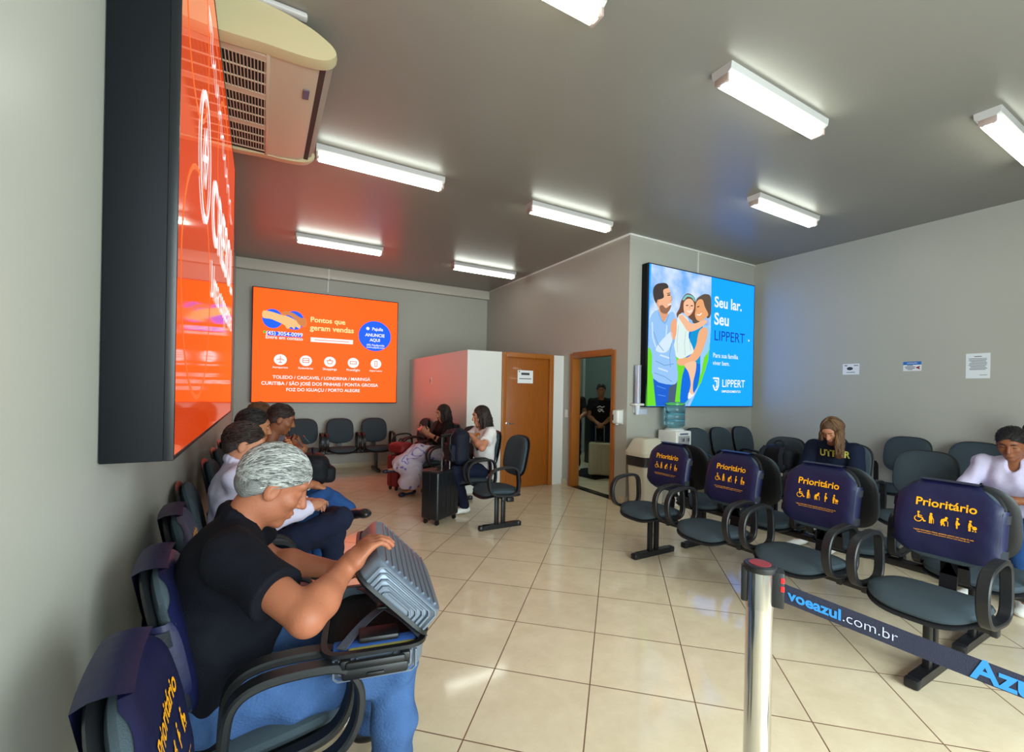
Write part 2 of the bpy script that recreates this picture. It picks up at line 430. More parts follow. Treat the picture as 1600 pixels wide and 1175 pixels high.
w = MB(); w.box((XL + .006, (YR + YB) / 2, .045), (.012, YB - YR - .03, .09), bev=.003); struct('baseboard_left', w, M_SKIRT)
w = MB(); w.box((X1 - .006, (D1 + .09 + YP) / 2, .045), (.012, YP - D1 - .1, .09), bev=.003); w.box((X1 - .006, (YC + D0) / 2 - .06, .045), (.012, D0 - YC - .14, .09), bev=.003)
w.box(((X1 + X2) / 2, YC - .006, .045), (X2 - X1 - .03, .012, .09), bev=.003); struct('baseboard_front', w, M_SKIRT)
struct('baseboard_right', MB().box((X2 - .006, (YR + YC) / 2, .045), (.012, YC - YR - .05, .09), bev=.003), M_SKIRT)

# door of the partition
d = thing('door_1', 'closed orange wooden door in the white partition', None, ((PD0 + PD1) / 2, YP, 0)); d['kind'] = 'structure'
hw = (PD1 - PD0) / 2
w = MB(); w.box((-hw + .03, .02, PDH / 2 + .01), (.075, .10, PDH + .02), bev=.006); w.box((hw - .03, .02, PDH / 2 + .01), (.075, .10, PDH + .02), bev=.006); w.box((0, .02, PDH - .01), (2 * hw - .13, .10, .075), bev=.006)
obj('door_frame', w, M_WOOD2, d)
lf = obj('door_leaf', MB().box((0, .03, PDH / 2 - .02), (2 * hw - .14, .035, PDH - .05), bev=.003), M_WOOD, d)
w = MB(); w.lathe([(.022, 0), (.022, .006), (.009, .01), (.009, .04), (.013, .045)], 16, Matrix.Translation((-hw + .10, .012, 1.0)) @ Matrix.Rotation(PI / 2, 4, 'X')); w.tube([(-hw + .10, -.03, 1.0), (-hw + .15, -.035, 1.0), (-hw + .20, -.032, .998)], [.009, .009, .007], 10)
obj('door_handle', w, M_CHROME, lf)
# doorway with an open passage behind
d = thing('door_2', 'open doorway with an orange wooden frame into a dim passage', None, (X1, (D0 + D1) / 2, 0)); d['kind'] = 'structure'
hw = (D1 - D0) / 2
w = MB()
for s_ in (-1, 1):
    w.box((.06, s_ * (hw - .016), DH / 2), (.15, .032, DH), bev=.003); w.box((-.012, s_ * (hw + .012), DH / 2 + .02), (.022, .075, DH + .04), bev=.004)
w.box((.06, 0, DH - .016), (.15, 2 * hw - .064, .032), bev=.003); w.box((-.012, 0, DH + .022), (.022, 2 * hw - .05, .075), bev=.004)
obj('door_frame', w, M_WOOD2, d)
obj('threshold', MB().box((.06, 0, .004), (.15, 2 * hw - .07, .008), bev=.002), mat('dark_granite', (28, 24, 22), .2, noise=.4, nscale=80), d)
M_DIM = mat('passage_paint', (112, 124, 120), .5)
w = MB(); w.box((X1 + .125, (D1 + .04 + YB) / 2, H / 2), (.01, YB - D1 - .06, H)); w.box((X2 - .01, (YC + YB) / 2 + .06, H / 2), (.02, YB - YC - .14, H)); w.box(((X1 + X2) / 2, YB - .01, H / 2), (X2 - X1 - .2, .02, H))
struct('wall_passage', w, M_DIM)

# ================================================================== ceiling lights
M_TUBE = mat('fluorescent_tube', (240, 245, 245), .3, emit=(244, 252, 240), estr=TUBE)
M_BATTEN = mat('batten_enamel', (186, 184, 182), .35)
M_HOLDER = mat('lampholder', (170, 150, 142), .45)
def batten():
    t = thing('ceiling_light', '', 'ceiling light')
    w = MB(); w.prism([(-.075, 0), (-.07, -.045), (-.045, -.062), (.045, -.062), (.07, -.045), (.075, 0)], -.6, .6, Matrix.Rotation(PI / 2, 4, 'Z')); obj('housing', w, M_BATTEN, t)
    for s_ in (-1, 1):
        w = MB(); w.box((s_ * .592, 0, -.085), (.018, .10, .05), bev=.006); w.cyl((s_ * .585, -.03, -.098), (s_ * .565, -.03, -.098), .011, 10); w.cyl((s_ * .585, .03, -.098), (s_ * .565, .03, -.098), .011, 10)
        obj('lampholder', w, M_HOLDER, t)
        obj('tube', MB().cyl((-.57, s_ * .03, -.098), (.57, s_ * .03, -.098), .014, 12), M_TUBE, t)
    return t
b0 = batten(); lights = [
 (.99, 1.92, 'twin tube ceiling light at the top edge, cut off by the picture frame'), (3.20, 1.88, 'large twin tube ceiling light right of the ceiling centre, nearest complete one'),
 (5.26, 1.15, 'twin tube ceiling light cut off by the right edge of the photo'), (.99, 4.34, 'twin tube ceiling light right beside the air conditioner'),
 (3.23, 4.33, 'twin tube ceiling light above the corner beside the open doorway'), (5.17, 2.89, 'twin tube ceiling light above the blue family screen'),
 (.99, 6.95, 'twin tube ceiling light above the orange screen on the back wall'), (3.39, 7.05, 'small far twin tube ceiling light above the white partition'),
 (5.6, 6.7, 'dim'), (.99, -.6, None), (3.20, -.6, None), (5.26, -.9, None)]
for i, (x, y, lb) in enumerate(lights):
    o = b0 if i == 0 else dup(b0); o.location = (x, y, H)
    if lb == 'dim':  # added fill light, out of view, strong tubes to brighten the passage
        tag(o, 'added unseen tube light that brightens the passage, hidden by the wall', 'ceiling light')
        for c_ in o.children:
            if c_.name.startswith('tube'): c_.data = c_.data.copy(); c_.data.materials[0] = mat('passage_fill_tube', (230, 240, 235), .3, emit=(215, 245, 235), estr=TUBE * 9)
        continue
    tag(o, lb or 'twin tube ceiling light behind the camera, out of view', 'ceiling light', 'twin tube lights on the ceiling')

# ================================================================== lit screens
def art(parent, name, pts, layer, m, y0, smooth=0):
    """flat printed shape on the display, pts in display coordinates (x, z)"""
    if smooth: pts = catmull(pts, smooth)
    w = MB(); w.raw([(x, y0 - .0006 * layer, z) for x, z in pts], [list(range(len(pts)))])
    return obj(name, w, m, parent, 0)
def words(parent, body, x, z, size, m, y0, layer=8, bold=0.0, width=None, align='LEFT', M=None, shear=0.0, spacing=1.0, name='lettering'):
    v, f = text2d(body, size, bold, width, align, shear, spacing)
    w = MB(); w.raw([(x + a, y0 - .0006 * layer, z + b) for a, b in v], f)
    return obj(name, w, m, parent, 0)
def flat(parent, name, vf, x, z, sc_, m, y0, layer):
    v, f = vf; w = MB(); w.raw([(x + a * sc_, y0 - .0006 * layer, z + b * sc_) for a, b in v], f); return obj(name, w, m, parent, 0)
def screen(name_label, loc, rotz, wd_, ht, dp, base):
    t = thing('advertising_screen', name_label, 'screen', loc, rotz)
    # casing: a shallow box whose back is on the wall (+y) and front faces -y
    w = MB(); b = .014
    w.box((0, .012, 0), (wd_, dp - .024, ht), bev=.004); obj('casing', w, M_CASE_SIDE, t)
    w = MB(); y = -dp / 2 + .012
    for s_ in (-1, 1): w.box((s_ * (wd_ - b) / 2, y, 0), (b, .026, ht), bev=.003); w.box((0, y, s_ * (ht - b) / 2), (wd_ - 2 * b, .026, b), bev=.003)
    obj('bezel', w, M_BLACK, t)
    disp = obj('display', MB().box((0, -dp / 2 + .006, 0), (wd_ - 2 * b, .01, ht - 2 * b)), base, t, 0)
    return t, disp, -dp / 2 + .001
W_ = emat(255, 255, 255, 1.0); CREAM = emat(255, 236, 160); BLUE = emat(20, 100, 250)

# ---- back screen (orange, cities)
OR = glow(emat(255, 104, 13), (255, 104, 13), (2.3, 1, 1))
SBX, SBZ, SBW, SBH = 1.07, 2.195, 2.44, 1.95
t, disp, y0 = screen('orange advertising screen on the back wall listing cities', (SBX, 8.68, SBZ), 0, SBW, SBH, .18, OR)
def cb(px, py):  # crop pixel fractions measured on the front -> display coordinates
    px = px / (1.166 * (1 - px) + px)
    return ((px - .5) * SBW, (.5 - py) * SBH)
# handshake roundels
for u in (.142, .292): flat(disp, 'roundel', disc2(0, 0, .155, .165), *cb(u, .265), 1, BLUE, y0, 2)
SK1, SK2 = emat(245, 196, 130), emat(214, 132, 70)
art(disp, 'handshake', [cb(*p) for p in [(.075, .205), (.13, .205), (.2, .225), (.25, .235), (.31, .27), (.335, .31), (.325, .335), (.3, .32), (.29, .345), (.27, .325), (.245, .345), (.225, .315), (.19, .295), (.13, .27), (.075, .262)]], 4, SK1, y0, 4)
art(disp, 'handshake', [cb(*p) for p in [(.37, .245), (.33, .235), (.28, .2), (.23, .19), (.2, .21), (.215, .225), (.255, .225), (.3, .26), (.325, .30), (.37, .315)]], 5, SK2, y0, 4)
flat(disp, 'app_dot', disc2(0, 0, .022), *cb(.088, .385), 1, emat(60, 200, 70), y0, 4)
art(disp, 'number_band', [cb(*p) for p in [(.108, .375), (.345, .375), (.345, .412), (.108, .412)]], 3, BLUE, y0)
words(disp, '(45) 3054-0099', *cb(.226, .392), .085, W_, y0, 6, .012, .56, 'CENTER')
words(disp, 'Entre em contato', *cb(.226, .428), .075, W_, y0, 6, .012, .57, 'CENTER')
words(disp, 'Pontos que', *cb(.40, .245), .15, CREAM, y0, 6, .022, .58)
words(disp, 'geram vendas', *cb(.40, .318), .15, CREAM, y0, 6, .022, .74)
art(disp, 'address_band', [cb(*p) for p in [(.405, .405), (.695, .405), (.695, .445), (.405, .445)]], 4, W_, y0)
art(disp, 'address_line', [cb(*p) for p in [(.43, .422), (.67, .422), (.67, .428), (.43, .428)]], 5, emat(230, 120, 80), y0)
flat(disp, 'badge', disc2(0, 0, .30, .285), *cb(.845, .352), 1, BLUE, y0, 3)
words(disp, 'Pajulla', *cb(.862, .285), .075, W_, y0, 6, .02, .20, 'CENTER')
flat(disp, 'badge_pin', disc2(0, 0, .03), *cb(.795, .283), 1, W_, y0, 6)
words(disp, 'ANUNCIE', *cb(.845, .345), .105, W_, y0, 6, .025, .36, 'CENTER'); words(disp, 'AQUI', *cb(.845, .392), .105, W_, y0, 6, .025, .19, 'CENTER')
words(disp, '(45) Pajullamidia', *cb(.85, .44), .05, W_, y0, 6, .012, .33, 'CENTER'); words(disp, 'www.pajulla.com', *cb(.85, .462), .05, W_, y0, 6, .01, .33, 'CENTER')
for u, lbl in ((.20, 'Aeroportos'), (.375, 'Rodoviárias'), (.54, 'Shoppings'), (.70, 'Frontlight'), (.855, 'Digital indoor')):
    flat(disp, 'icon', disc2(0, 0, .098, .092), *cb(u, .62), 1, W_, y0, 4)
    words(disp, lbl, *cb(u, .688), .05, W_, y0, 6, .01, .235, 'CENTER')
GREY_ = emat(225, 130, 90)
def icon(u, strokes):
    for s_ in strokes:
        V, F_ = bevelled_stroke(s_, .012); x, z = cb(u, .62); w = MB(); w.raw([(x + a, y0 - .0032, z + b) for a, b in V], F_); obj('icon_drawing', w, GREY_, disp, 0)
icon(.20, [[(0, -.05), (0, .06)], [(-.055, -.005), (0, .015), (.055, -.005)], [(-.025, -.05), (.025, -.05)]])
icon(.375, [[(-.05, -.03), (.05, -.03), (.05, .04), (-.05, .04), (-.05, -.03)], [(-.05, .005), (.05, .005)]])
icon(.54, [[(-.05, .02), (-.03, -.035), (.03, -.035), (.05, .02), (-.05, .02)], [(-.02, .02), (0, .05), (.02, .02)]])
icon(.70, [[(-.055, -.02), (.055, -.02), (.055, .025), (-.055, .025), (-.055, -.02)]])
icon(.855, [[(-.02, -.05), (.02, -.05), (.02, .05), (-.02, .05), (-.02, -.05)]])
words(disp, 'TOLEDO / CASCAVEL / LONDRINA / MARINGÁ', *cb(.5, .775), .105, W_, y0, 6, .016, 1.62, 'CENTER')
words(disp, 'CURITIBA / SÃO JOSÉ DOS PINHAIS / PONTA GROSSA', *cb(.495, .83), .105, W_, y0, 6, .016, 1.93, 'CENTER')
words(disp, 'FOZ DO IGUAÇU / PORTO ALEGRE', *cb(.505, .884), .105, W_, y0, 6, .016, 1.22, 'CENTER')

# ---- left screen (orange, seen almost edge-on)
LY0, LY1, LZ0, LZ1 = 1.662, 4.60, 1.27, 3.385
OR2 = mat('lit_orange_panel', (10, 8, 8), .06, spec=.4, emit=(236, 70, 18), estr=SCREEN * .95)
glow(OR2, (206, 64, 14), (1, 1, 1))
LW, LH = LY1 - LY0, LZ1 - LZ0
t, disp, y0 = screen('huge orange advertising screen close by on the left wall, seen edge-on', (XL + .088, (LY0 + LY1) / 2, (LZ0 + LZ1) / 2), PI / 2, LW, LH, .17, OR2)
def cl(Y, Z): return (Y - (LY0 + LY1) / 2, Z - (LZ0 + LZ1) / 2)
pale = emat(255, 120, 50, .8)
for y_, z_, r_ in ((2.1, 2.9, .34), (2.2, 1.9, .45), (3.4, 2.8, .45)):
    V = arc(0, 0, r_, 0, 360, 36); x, z = cl(y_, z_); vv, ff = bevelled_stroke(V, .02); w = MB(); w.raw([(x + a, y0 - .0008, z + b) for a, b in vv], ff); obj('swirl', w, pale, disp, 0)
x, z = cl(2.36, 2.49)
vv, ff = bevelled_stroke([(a * .82, b * 1.12) for a, b in arc(0, 0, .235, 0, 360, 40)], .032); w = MB(); w.raw([(x + a, y0 - .0036, z + b) for a, b in vv], ff); obj('emblem_ring', w, W_, disp, 0)
for st in ([(-.06, -.02), (.0, .12), (.07, .04)], [(.06, .02), (.0, -.12), (-.07, -.04)], [(-.06, -.02), (.06, .02)]):
    vv, ff = bevelled_stroke(st, .03); w = MB(); w.raw([(x + a, y0 - .0036, z + b) for a, b in vv], ff); obj('emblem_mark', w, W_, disp, 0)
words(disp, 'CRESOL', *cl(2.68, 2.40), .52, W_, y0, 6, .012, 1.7)
words(disp, 'Uma cooperativa', *cl(2.66, 2.03), .2, W_, y0, 6, .004, 1.75)
pts = [(2.46 + .05 * i + .03 * math.sin(i * 2.1), 3.12 - .0085 * i + .045 * math.sin(i * 1.7)) for i in range(34)]
vv, ff = bevelled_stroke([cl(*p) for p in catmull(pts, 3)[:-3]], .016); w = MB(); w.raw([(a, y0 - .0036, b) for a, b in vv], ff); obj('script_line', w, W_, disp, 0)

# ---- family screen on the front wall
FW_, FH_ = 2.385, 1.958
M_SKYP = emat(126, 186, 246)
nt = M_SKYP.node_tree; bs = nt.nodes['Principled BSDF']; tc = nt.nodes.new('ShaderNodeTexCoord'); nz = nt.nodes.new('ShaderNodeTexNoise'); nz.inputs['Scale'].default_value = 2.6; nz.inputs['Detail'].default_value = 4
rp = nt.nodes.new('ShaderNodeValToRGB'); rp.color_ramp.elements[0].position = .42; rp.color_ramp.elements[0].color = C(120, 180, 246); rp.color_ramp.elements[1].position = .66; rp.color_ramp.elements[1].color = C(225, 238, 252)
nt.links.new(tc.outputs['Object'], nz.inputs['Vector']); nt.links.new(nz.outputs['Fac'], rp.inputs['Fac']); nt.links.new(rp.outputs['Color'], bs.inputs['Emission Color'])
t, disp, y0 = screen('blue advertising screen with a smiling family on the front wall', (5.72, YC - .065, 2.29), 0, FW_, FH_, .12, glow(emat(10, 141, 241), (10, 141, 241), (1, 1.5, 1.9)))
def cf(px, py):
    """measured on an enlarged view of the display: bilinear corners -> display coordinates"""
    TLx, TLy, TRx, TRy, BRx, BRy, BLx, BLy = 187, 95, 905, 250, 893, 1070, 168, 1067
    a = (BLy - TLy); b = (BRy - TRy)
    fx = (px - (TLx + (BLx - TLx) * .5)) / ((TRx + BRx) * .5 - (TLx + BLx) * .5)
    u = fx / ((a / b) * (1 - fx) + fx)
    top = TLy + (TRy - TLy) * fx; bot = BLy + (BRy - BLy) * fx
    return ((u - .5) * (FW_ - .03), (.5 - (py - top) / (bot - top)) * (FH_ - .03))
P_ = lambda pts: [cf(*p) for p in pts]
art(disp, 'sky_print', P_([(190, 97), (603, 187), (604, 560), (598, 680), (575, 820), (535, 925), (470, 1068), (169, 1066)]), 1, M_SKYP, y0)
art(disp, 'grass_print', P_([(178, 668), (300, 690), (450, 650), (600, 640), (590, 760), (545, 910), (430, 1067), (169, 1066)]), 2, emat(110, 222, 40), y0)
art(disp, 'woman_jeans', P_([(455, 560), (530, 545), (540, 760), (528, 900), (505, 965), (470, 1010), (405, 1062), (412, 880), (432, 790)]), 3, emat(0, 110, 224), y0, 3)
art(disp, 'woman_hair', P_([(500, 345), (530, 315), (565, 303), (600, 325), (603, 440), (580, 470), (560, 440), (520, 500), (482, 500), (474, 462), (488, 430)]), 4, emat(96, 80, 66), y0, 4)
art(disp, 'woman_face', P_([(500, 365), (520, 340), (545, 345), (560, 390), (584, 440), (570, 462), (535, 488), (505, 478), (492, 435)]), 5, emat(236, 168, 116), y0, 4)
art(disp, 'woman_top', P_([(462, 580), (500, 525), (560, 515), (592, 560), (588, 640), (560, 720), (540, 775), (508, 770), (470, 690)]), 5, emat(0, 150, 214), y0, 3)
art(disp, 'woman_vest', P_([(548, 520), (596, 540), (590, 690), (560, 740), (540, 860), (536, 700), (556, 600)]), 6, emat(150, 205, 245), y0, 3)
art(disp, 'woman_arm', P_([(522, 560), (560, 530), (582, 560), (566, 640), (535, 720), (500, 762), (440, 788), (395, 790), (376, 770), (388, 745), (440, 738), (475, 712), (505, 650)]), 7, emat(240, 176, 130), y0, 4)
art(disp, 'girl_leg', P_([(428, 785), (500, 762), (506, 820), (490, 900), (488, 960), (495, 990), (465, 1012), (456, 998), (472, 920), (456, 840)]), 8, emat(244, 196, 160), y0, 4)
art(disp, 'girl_shoe', P_([(460, 975), (480, 990), (494, 985), (488, 1002), (456, 1020)]), 9, emat(240, 240, 240), y0, 3)
art(disp, 'girl_hair', P_([(398, 345), (430, 302), (468, 308), (494, 345), (494, 420), (480, 480), (455, 470), (430, 440), (400, 432), (378, 470), (366, 440), (385, 400)]), 9, emat(112, 74, 52), y0, 4)
art(disp, 'girl_face', P_([(414, 365), (440, 336), (474, 346), (486, 388), (472, 432), (442, 456), (418, 430)]), 10, emat(248, 192, 156), y0, 4)
art(disp, 'girl_band', P_([(404, 342), (432, 308), (474, 318), (492, 350), (486, 352), (466, 328), (436, 322), (418, 344)]), 11, emat(120, 200, 200), y0, 3)
art(disp, 'girl_dress', P_([(374, 465), (400, 440), (450, 480), (458, 540), (452, 600), (488, 690), (455, 722), (390, 745), (350, 690), (362, 590)]), 10, emat(222, 240, 236), y0, 3)
art(disp, 'girl_arm', P_([(380, 460), (405, 446), (430, 470), (480, 506), (560, 480), (574, 498), (515, 542), (450, 560), (412, 512)]), 12, emat(244, 188, 150), y0, 4)
art(disp, 'man_hand', P_([(330, 500), (362, 470), (368, 560), (352, 615), (330, 590)]), 12, emat(238, 170, 130), y0, 4)
art(disp, 'man_neck', P_([(244, 405), (305, 430), (302, 480), (280, 505), (240, 455)]), 10, emat(226, 160, 122), y0, 3)
art(disp, 'man_shirt', P_([(184, 470), (238, 412), (276, 495), (310, 440), (342, 425), (356, 470), (340, 540), (330, 600), (348, 640), (368, 740), (382, 885), (340, 922), (216, 880), (204, 720), (182, 640)]), 11, emat(150, 196, 244), y0, 3)
art(disp, 'shirt_light', P_([(250, 640), (330, 560), (340, 620), (300, 700), (230, 690)]), 12, emat(212, 232, 252), y0, 4)
art(disp, 'man_jeans', P_([(214, 878), (320, 906), (346, 925), (322, 942), (316, 1050), (302, 1066), (236, 1066)]), 10, emat(24, 96, 208), y0)
art(disp, 'man_far_leg', P_([(346, 922), (380, 892), (366, 1040), (316, 1052), (322, 942)]), 9, emat(70, 92, 120), y0)
art(disp, 'man_face', P_([(262, 285), (290, 262), (312, 266), (324, 310), (330, 350), (322, 400), (296, 436), (258, 424), (236, 390), (234, 345)]), 12, emat(240, 182, 144), y0, 4)
art(disp, 'man_beard', P_([(248, 388), (270, 380), (292, 400), (326, 378), (320, 408), (294, 438), (258, 426)]), 13, emat(150, 104, 80), y0, 4)
art(disp, 'man_hair', P_([(206, 262), (232, 234), (288, 230), (306, 260), (272, 276), (276, 325), (250, 340), (238, 345), (232, 374), (212, 345), (202, 300)]), 14, emat(66, 56, 54), y0, 4)
DKE = emat(70, 46, 40); LIPS = emat(196, 92, 88); SHD = emat(204, 140, 104)
def feature(pts, m, layer, wd_=.012, nm='face_detail'):
    vv, ff = bevelled_stroke(P_(pts), wd_); w = MB(); w.raw([(a, y0 - .0006 * layer, b) for a, b in vv], ff); obj(nm, w, m, disp, 0)
feature([(302, 312), (318, 310)], DKE, 15, .016); feature([(298, 300), (320, 297)], DKE, 15, .010); feature([(326, 318), (333, 345), (322, 350)], SHD, 15, .010); feature([(306, 378), (324, 372)], emat(250, 246, 240), 15, .016)
feature([(430, 382), (442, 380)], DKE, 15, .014); feature([(462, 384), (474, 384)], DKE, 15, .014); feature([(438, 418), (452, 428), (468, 416)], emat(252, 248, 244), 15, .014); feature([(452, 388), (456, 402)], SHD, 15, .010)
feature([(506, 392), (518, 388)], DKE, 15, .014); feature([(500, 400), (496, 418), (504, 420)], SHD, 15, .010); feature([(506, 444), (522, 448), (536, 436)], emat(252, 248, 244), 15, .016)
feature([(238, 348), (232, 372), (242, 388)], emat(226, 160, 122), 15, .03, 'ear')
SHL = emat(206, 228, 252); SHK = emat(112, 160, 216)
for pts in ([(240, 430), (262, 480), (282, 500)], [(312, 445), (296, 490), (284, 505)], [(210, 560), (240, 640), (280, 690)], [(230, 760), (290, 790), (350, 780)], [(220, 840), (290, 866), (340, 900)], [(336, 640), (322, 720), (330, 800)]): feature(pts, SHK, 14, .012, 'shirt_fold')
for pts in ([(200, 500), (206, 600), (226, 660)], [(260, 720), (320, 740)], [(300, 520), (296, 600)], [(250, 810), (310, 830)]): feature(pts, SHL, 14, .022, 'shirt_fold')
for pts in ([(380, 520), (372, 620), (378, 700)], [(430, 560), (424, 650), (430, 720)], [(458, 620), (468, 690)]): feature(pts, emat(186, 212, 214), 11, .014, 'dress_fold')
for pts in ([(240, 930), (300, 950)], [(250, 990), (300, 1000)]): feature(pts, emat(70, 136, 230), 12, .014, 'jeans_fold')
WT = emat(235, 244, 252); DKB = emat(10, 60, 140)
words(disp, 'Seu lar.', *cf(623, 358), .30, WT, y0, 16, .022, .66); words(disp, 'Seu', *cf(623, 474), .30, WT, y0, 16, .022, .345)
words(disp, 'LIPPERT', *cf(623, 588), .28, DKB, y0, 16, .0, .74); words(disp, '.', *cf(858, 600), .2, WT, y0, 16, .02)
words(disp, 'Para sua família', *cf(619, 722), .125, WT, y0, 16, .01, .60); words(disp, 'viver bem.', *cf(619, 774), .125, WT, y0, 16, .01, .40)
words(disp, 'LIPPERT', *cf(684, 916), .24, W_, y0, 16, .004, .56); words(disp, 'EMPREENDIMENTOS', *cf(684, 970), .075, W_, y0, 16, .01, .46)
x, z = cf(643, 920); vv, ff = bevelled_stroke([(-.06, .09), (.06, .09), (.06, -.02), (.03, -.075), (0, -.09), (-.03, -.075), (-.06, -.02)], .024); w = MB(); w.raw([(x + a, y0 - .01, z + b) for a, b in vv], ff); obj('shield_mark', w, W_, disp, 0)
vv, ff = bevelled_stroke([(-.025, .05), (.022, .05), (.022, -.03), (-.0, -.05)], .02); w = MB(); w.raw([(x + a, y0 - .01, z + b) for a, b in vv], ff); obj('shield_mark', w, W_, disp, 0)

# ================================================================== air conditioner
M_AC = mat('aged_cream_plastic', (186, 172, 134), .4); M_AC2 = mat('cream_metal_panel', (188, 172, 148), .28)
ac = thing('air_conditioner', 'cream ceiling-hung air conditioner above the left orange screen', 'air conditioner', (0, 0, 0))
AX0, AX1, AY0, AY1, AZ0 = -.33, .36, 2.86, 4.22, 3.405
prof = [(AX0, H - .03), (AX0, AZ0), (.10, AZ0 - .005), (.24, AZ0 + .01), (.30, AZ0 + .04), (.25, H - .05), (.18, H - .03)]
w = MB(); w.prism(prof, AY0 + .02, AY1 - .02); obj('body', w, M_AC2, ac)
for ya, yb in ((AY0 - .03, AY0 + .05), (AY1 - .05, AY1 + .03)):
    pr_ = catmull([(AX0 - .01, H - .02), (AX0 - .01, AZ0 - .004), (.0, AZ0 - .012), (.2, AZ0 - .008), (.31, AZ0 + .012), (.365, AZ0 + .06), (.36, AZ0 + .10), (.31, AZ0 + .14), (.2, H - .06), (.0, H - .025)], 6)
    pr2 = [(.0 + (a - .0) * .97, AZ0 + .1 + (b - AZ0 - .1) * .93) for a, b in pr_]
    m = MB(); n = len(pr_); ym = (ya + yb) / 2; out = ya if ya < 3.5 else yb; inn = yb if ya < 3.5 else ya
    m.raw([(a, inn, b) for a, b in pr_] + [(a, ym, b) for a, b in pr_] + [(a, out, b) for a, b in pr2], [[i, (i + 1) % n, n + (i + 1) % n, n + i] for i in range(n)] + [[n + i, n + (i + 1) % n, 2 * n + (i + 1) % n, 2 * n + i] for i in range(n)] + [list(range(2 * n, 3 * n)), list(range(n))])
    obj('side_panel', m, M_AC, ac, 40)
obj('grille_recess', MB().box((-.155, (AY0 + AY1) / 2 + .02, AZ0 - .001), (.30, AY1 - AY0 - .16, .008)), mat('grille_dark', (30, 26, 28), .8), ac)
for k in range(3):
    y_ = AY0 + .12 + k * (AY1 - AY0 - .18) / 3; L_ = (AY1 - AY0 - .18) / 3 - .05
    w = MB()
    for i in range(17): w.box((-.30 + i * .0181, y_ + L_ / 2, AZ0 - .008), (.005, L_, .008))
    for j in range(4): w.box((-.155, y_ + j * L_ / 3, AZ0 - .009), (.30, .008, .008))
    obj('grille', w, M_AC2, ac)
w = MB(); w.box((-.155, AY0 + .095, AZ0 - .006), (.30, .05, .012)); w.box((.005, (AY0 + AY1) / 2, AZ0 - .006), (.02, AY1 - AY0 - .1, .012), bev=.003)
for k in (1, 2): w.box((-.155, AY0 + .095 + k * (AY1 - AY0 - .18) / 3, AZ0 - .006), (.30, .05, .012))
obj('grille_frame', w, M_AC2, ac)
w = MB()
for k in range(3): w.box((.325 + .012 * k, (AY0 + AY1) / 2, AZ0 + .055 + .03 * k), (.035, AY1 - AY0 - .12, .006), Matrix.Rotation(-.5, 3, 'Y'))
obj('louvre', w, mat('louvre_brown', (150, 128, 112), .4), ac)
obj('outlet', MB().box((.285, (AY0 + AY1) / 2, AZ0 + .10), (.06, AY1 - AY0 - .1, .14)), mat('outlet_dark', (66, 52, 48), .7), ac)
obj('badge', MB().box((.225, AY0 + .34, AZ0 + .001), (.035, .10, .006), Matrix.Rotation(-.12, 3, 'Y')), mat('badge_grey', (96, 90, 110), .3), ac)
obj('bracket', MB().box((-.12, AY0 + .25, H - .015), (.5, .05, .03)).box((-.12, AY1 - .25, H - .015), (.5, .05, .03)), M_AC2, ac)
obj('mounting_rail', MB().box((-.06, AY0 - .02, H - .018), (.52, .05, .03), bev=.01), M_BATTEN, ac)

# ================================================================== waiting benches
# one seat place: local x forward, y to the sitter's left, z up, origin on the floor under the seat centre
def superellipse(n, e=2.6):
    out = []
    for i in range(n):
        a = 2 * PI * i / n; c, s_ = math.cos(a), math.sin(a)
        out.append((math.copysign(abs(c) ** (2 / e), c), math.copysign(abs(s_) ** (2 / e), s_)))
    return out
def pad(mb, w_, d_, th, fn, e=3.2, n=48, rings=7, lobe=6):
    """cushion: superellipse outline w_ x d_, thickness th, mapped by fn(a, b, t) -> xyz (t = offset along the thickness)"""
    se = superellipse(n, e); V = []; F_ = []
    rr = [0.0001] + [math.sin(PI / 2 * i / (rings - 1)) for i in range(1, rings)]
    def row(r, sgn):
        t = sgn * th / 2 * max(0.0, 1 - r ** lobe) ** .5
        return [fn(x * w_ / 2 * r, y * d_ / 2 * r, t) for x, y in se]
    rows = [row(r, 1) for r in rr] + [row(r, -1) for r in rr[-2::-1]]
    for r in rows: V += r
    k = len(rows)
    for i in range(k - 1):
        for q in range(n): F_.append([i * n + q, i * n + (q + 1) % n, (i + 1) * n + (q + 1) % n, (i + 1) * n + q])
    F_.append(list(range(n))[::-1]); F_.append([(k - 1) * n + q for q in range(n)])
    return mb.raw(V, F_)
BW, BH, BZ = .455, .43, .775          # backrest cushion
def back_mid(y, z, t, dz=0.0):
    """point on the backrest: y across, z up from its centre, t forwards"""
    x = -.225 - z * .20 + .35 * y * y - .10 * z * z
    return (x + t, y, BZ + dz + z)
def back_front(y, z): 
    r = min(1.0, (abs(y / (BW / 2)) ** 3.2 + abs(z / (BH / 2)) ** 3.2) ** (1 / 3.2))
    return .030 * max(0.0, 1 - r ** 6) ** .5
def seat_mid(a, b, t): # a forward, b left
    z = .425 + .010 * math.sin((a + .05) * 9) - .028 * max(0, (a - .10) / .13) ** 2 * 1.0 + .18 * b * b
    return (a + .01, b, z + t)
_cache = {}
def me_cached(key, mk):
    if key not in _cache: _cache[key] = mk()
    return _cache[key]
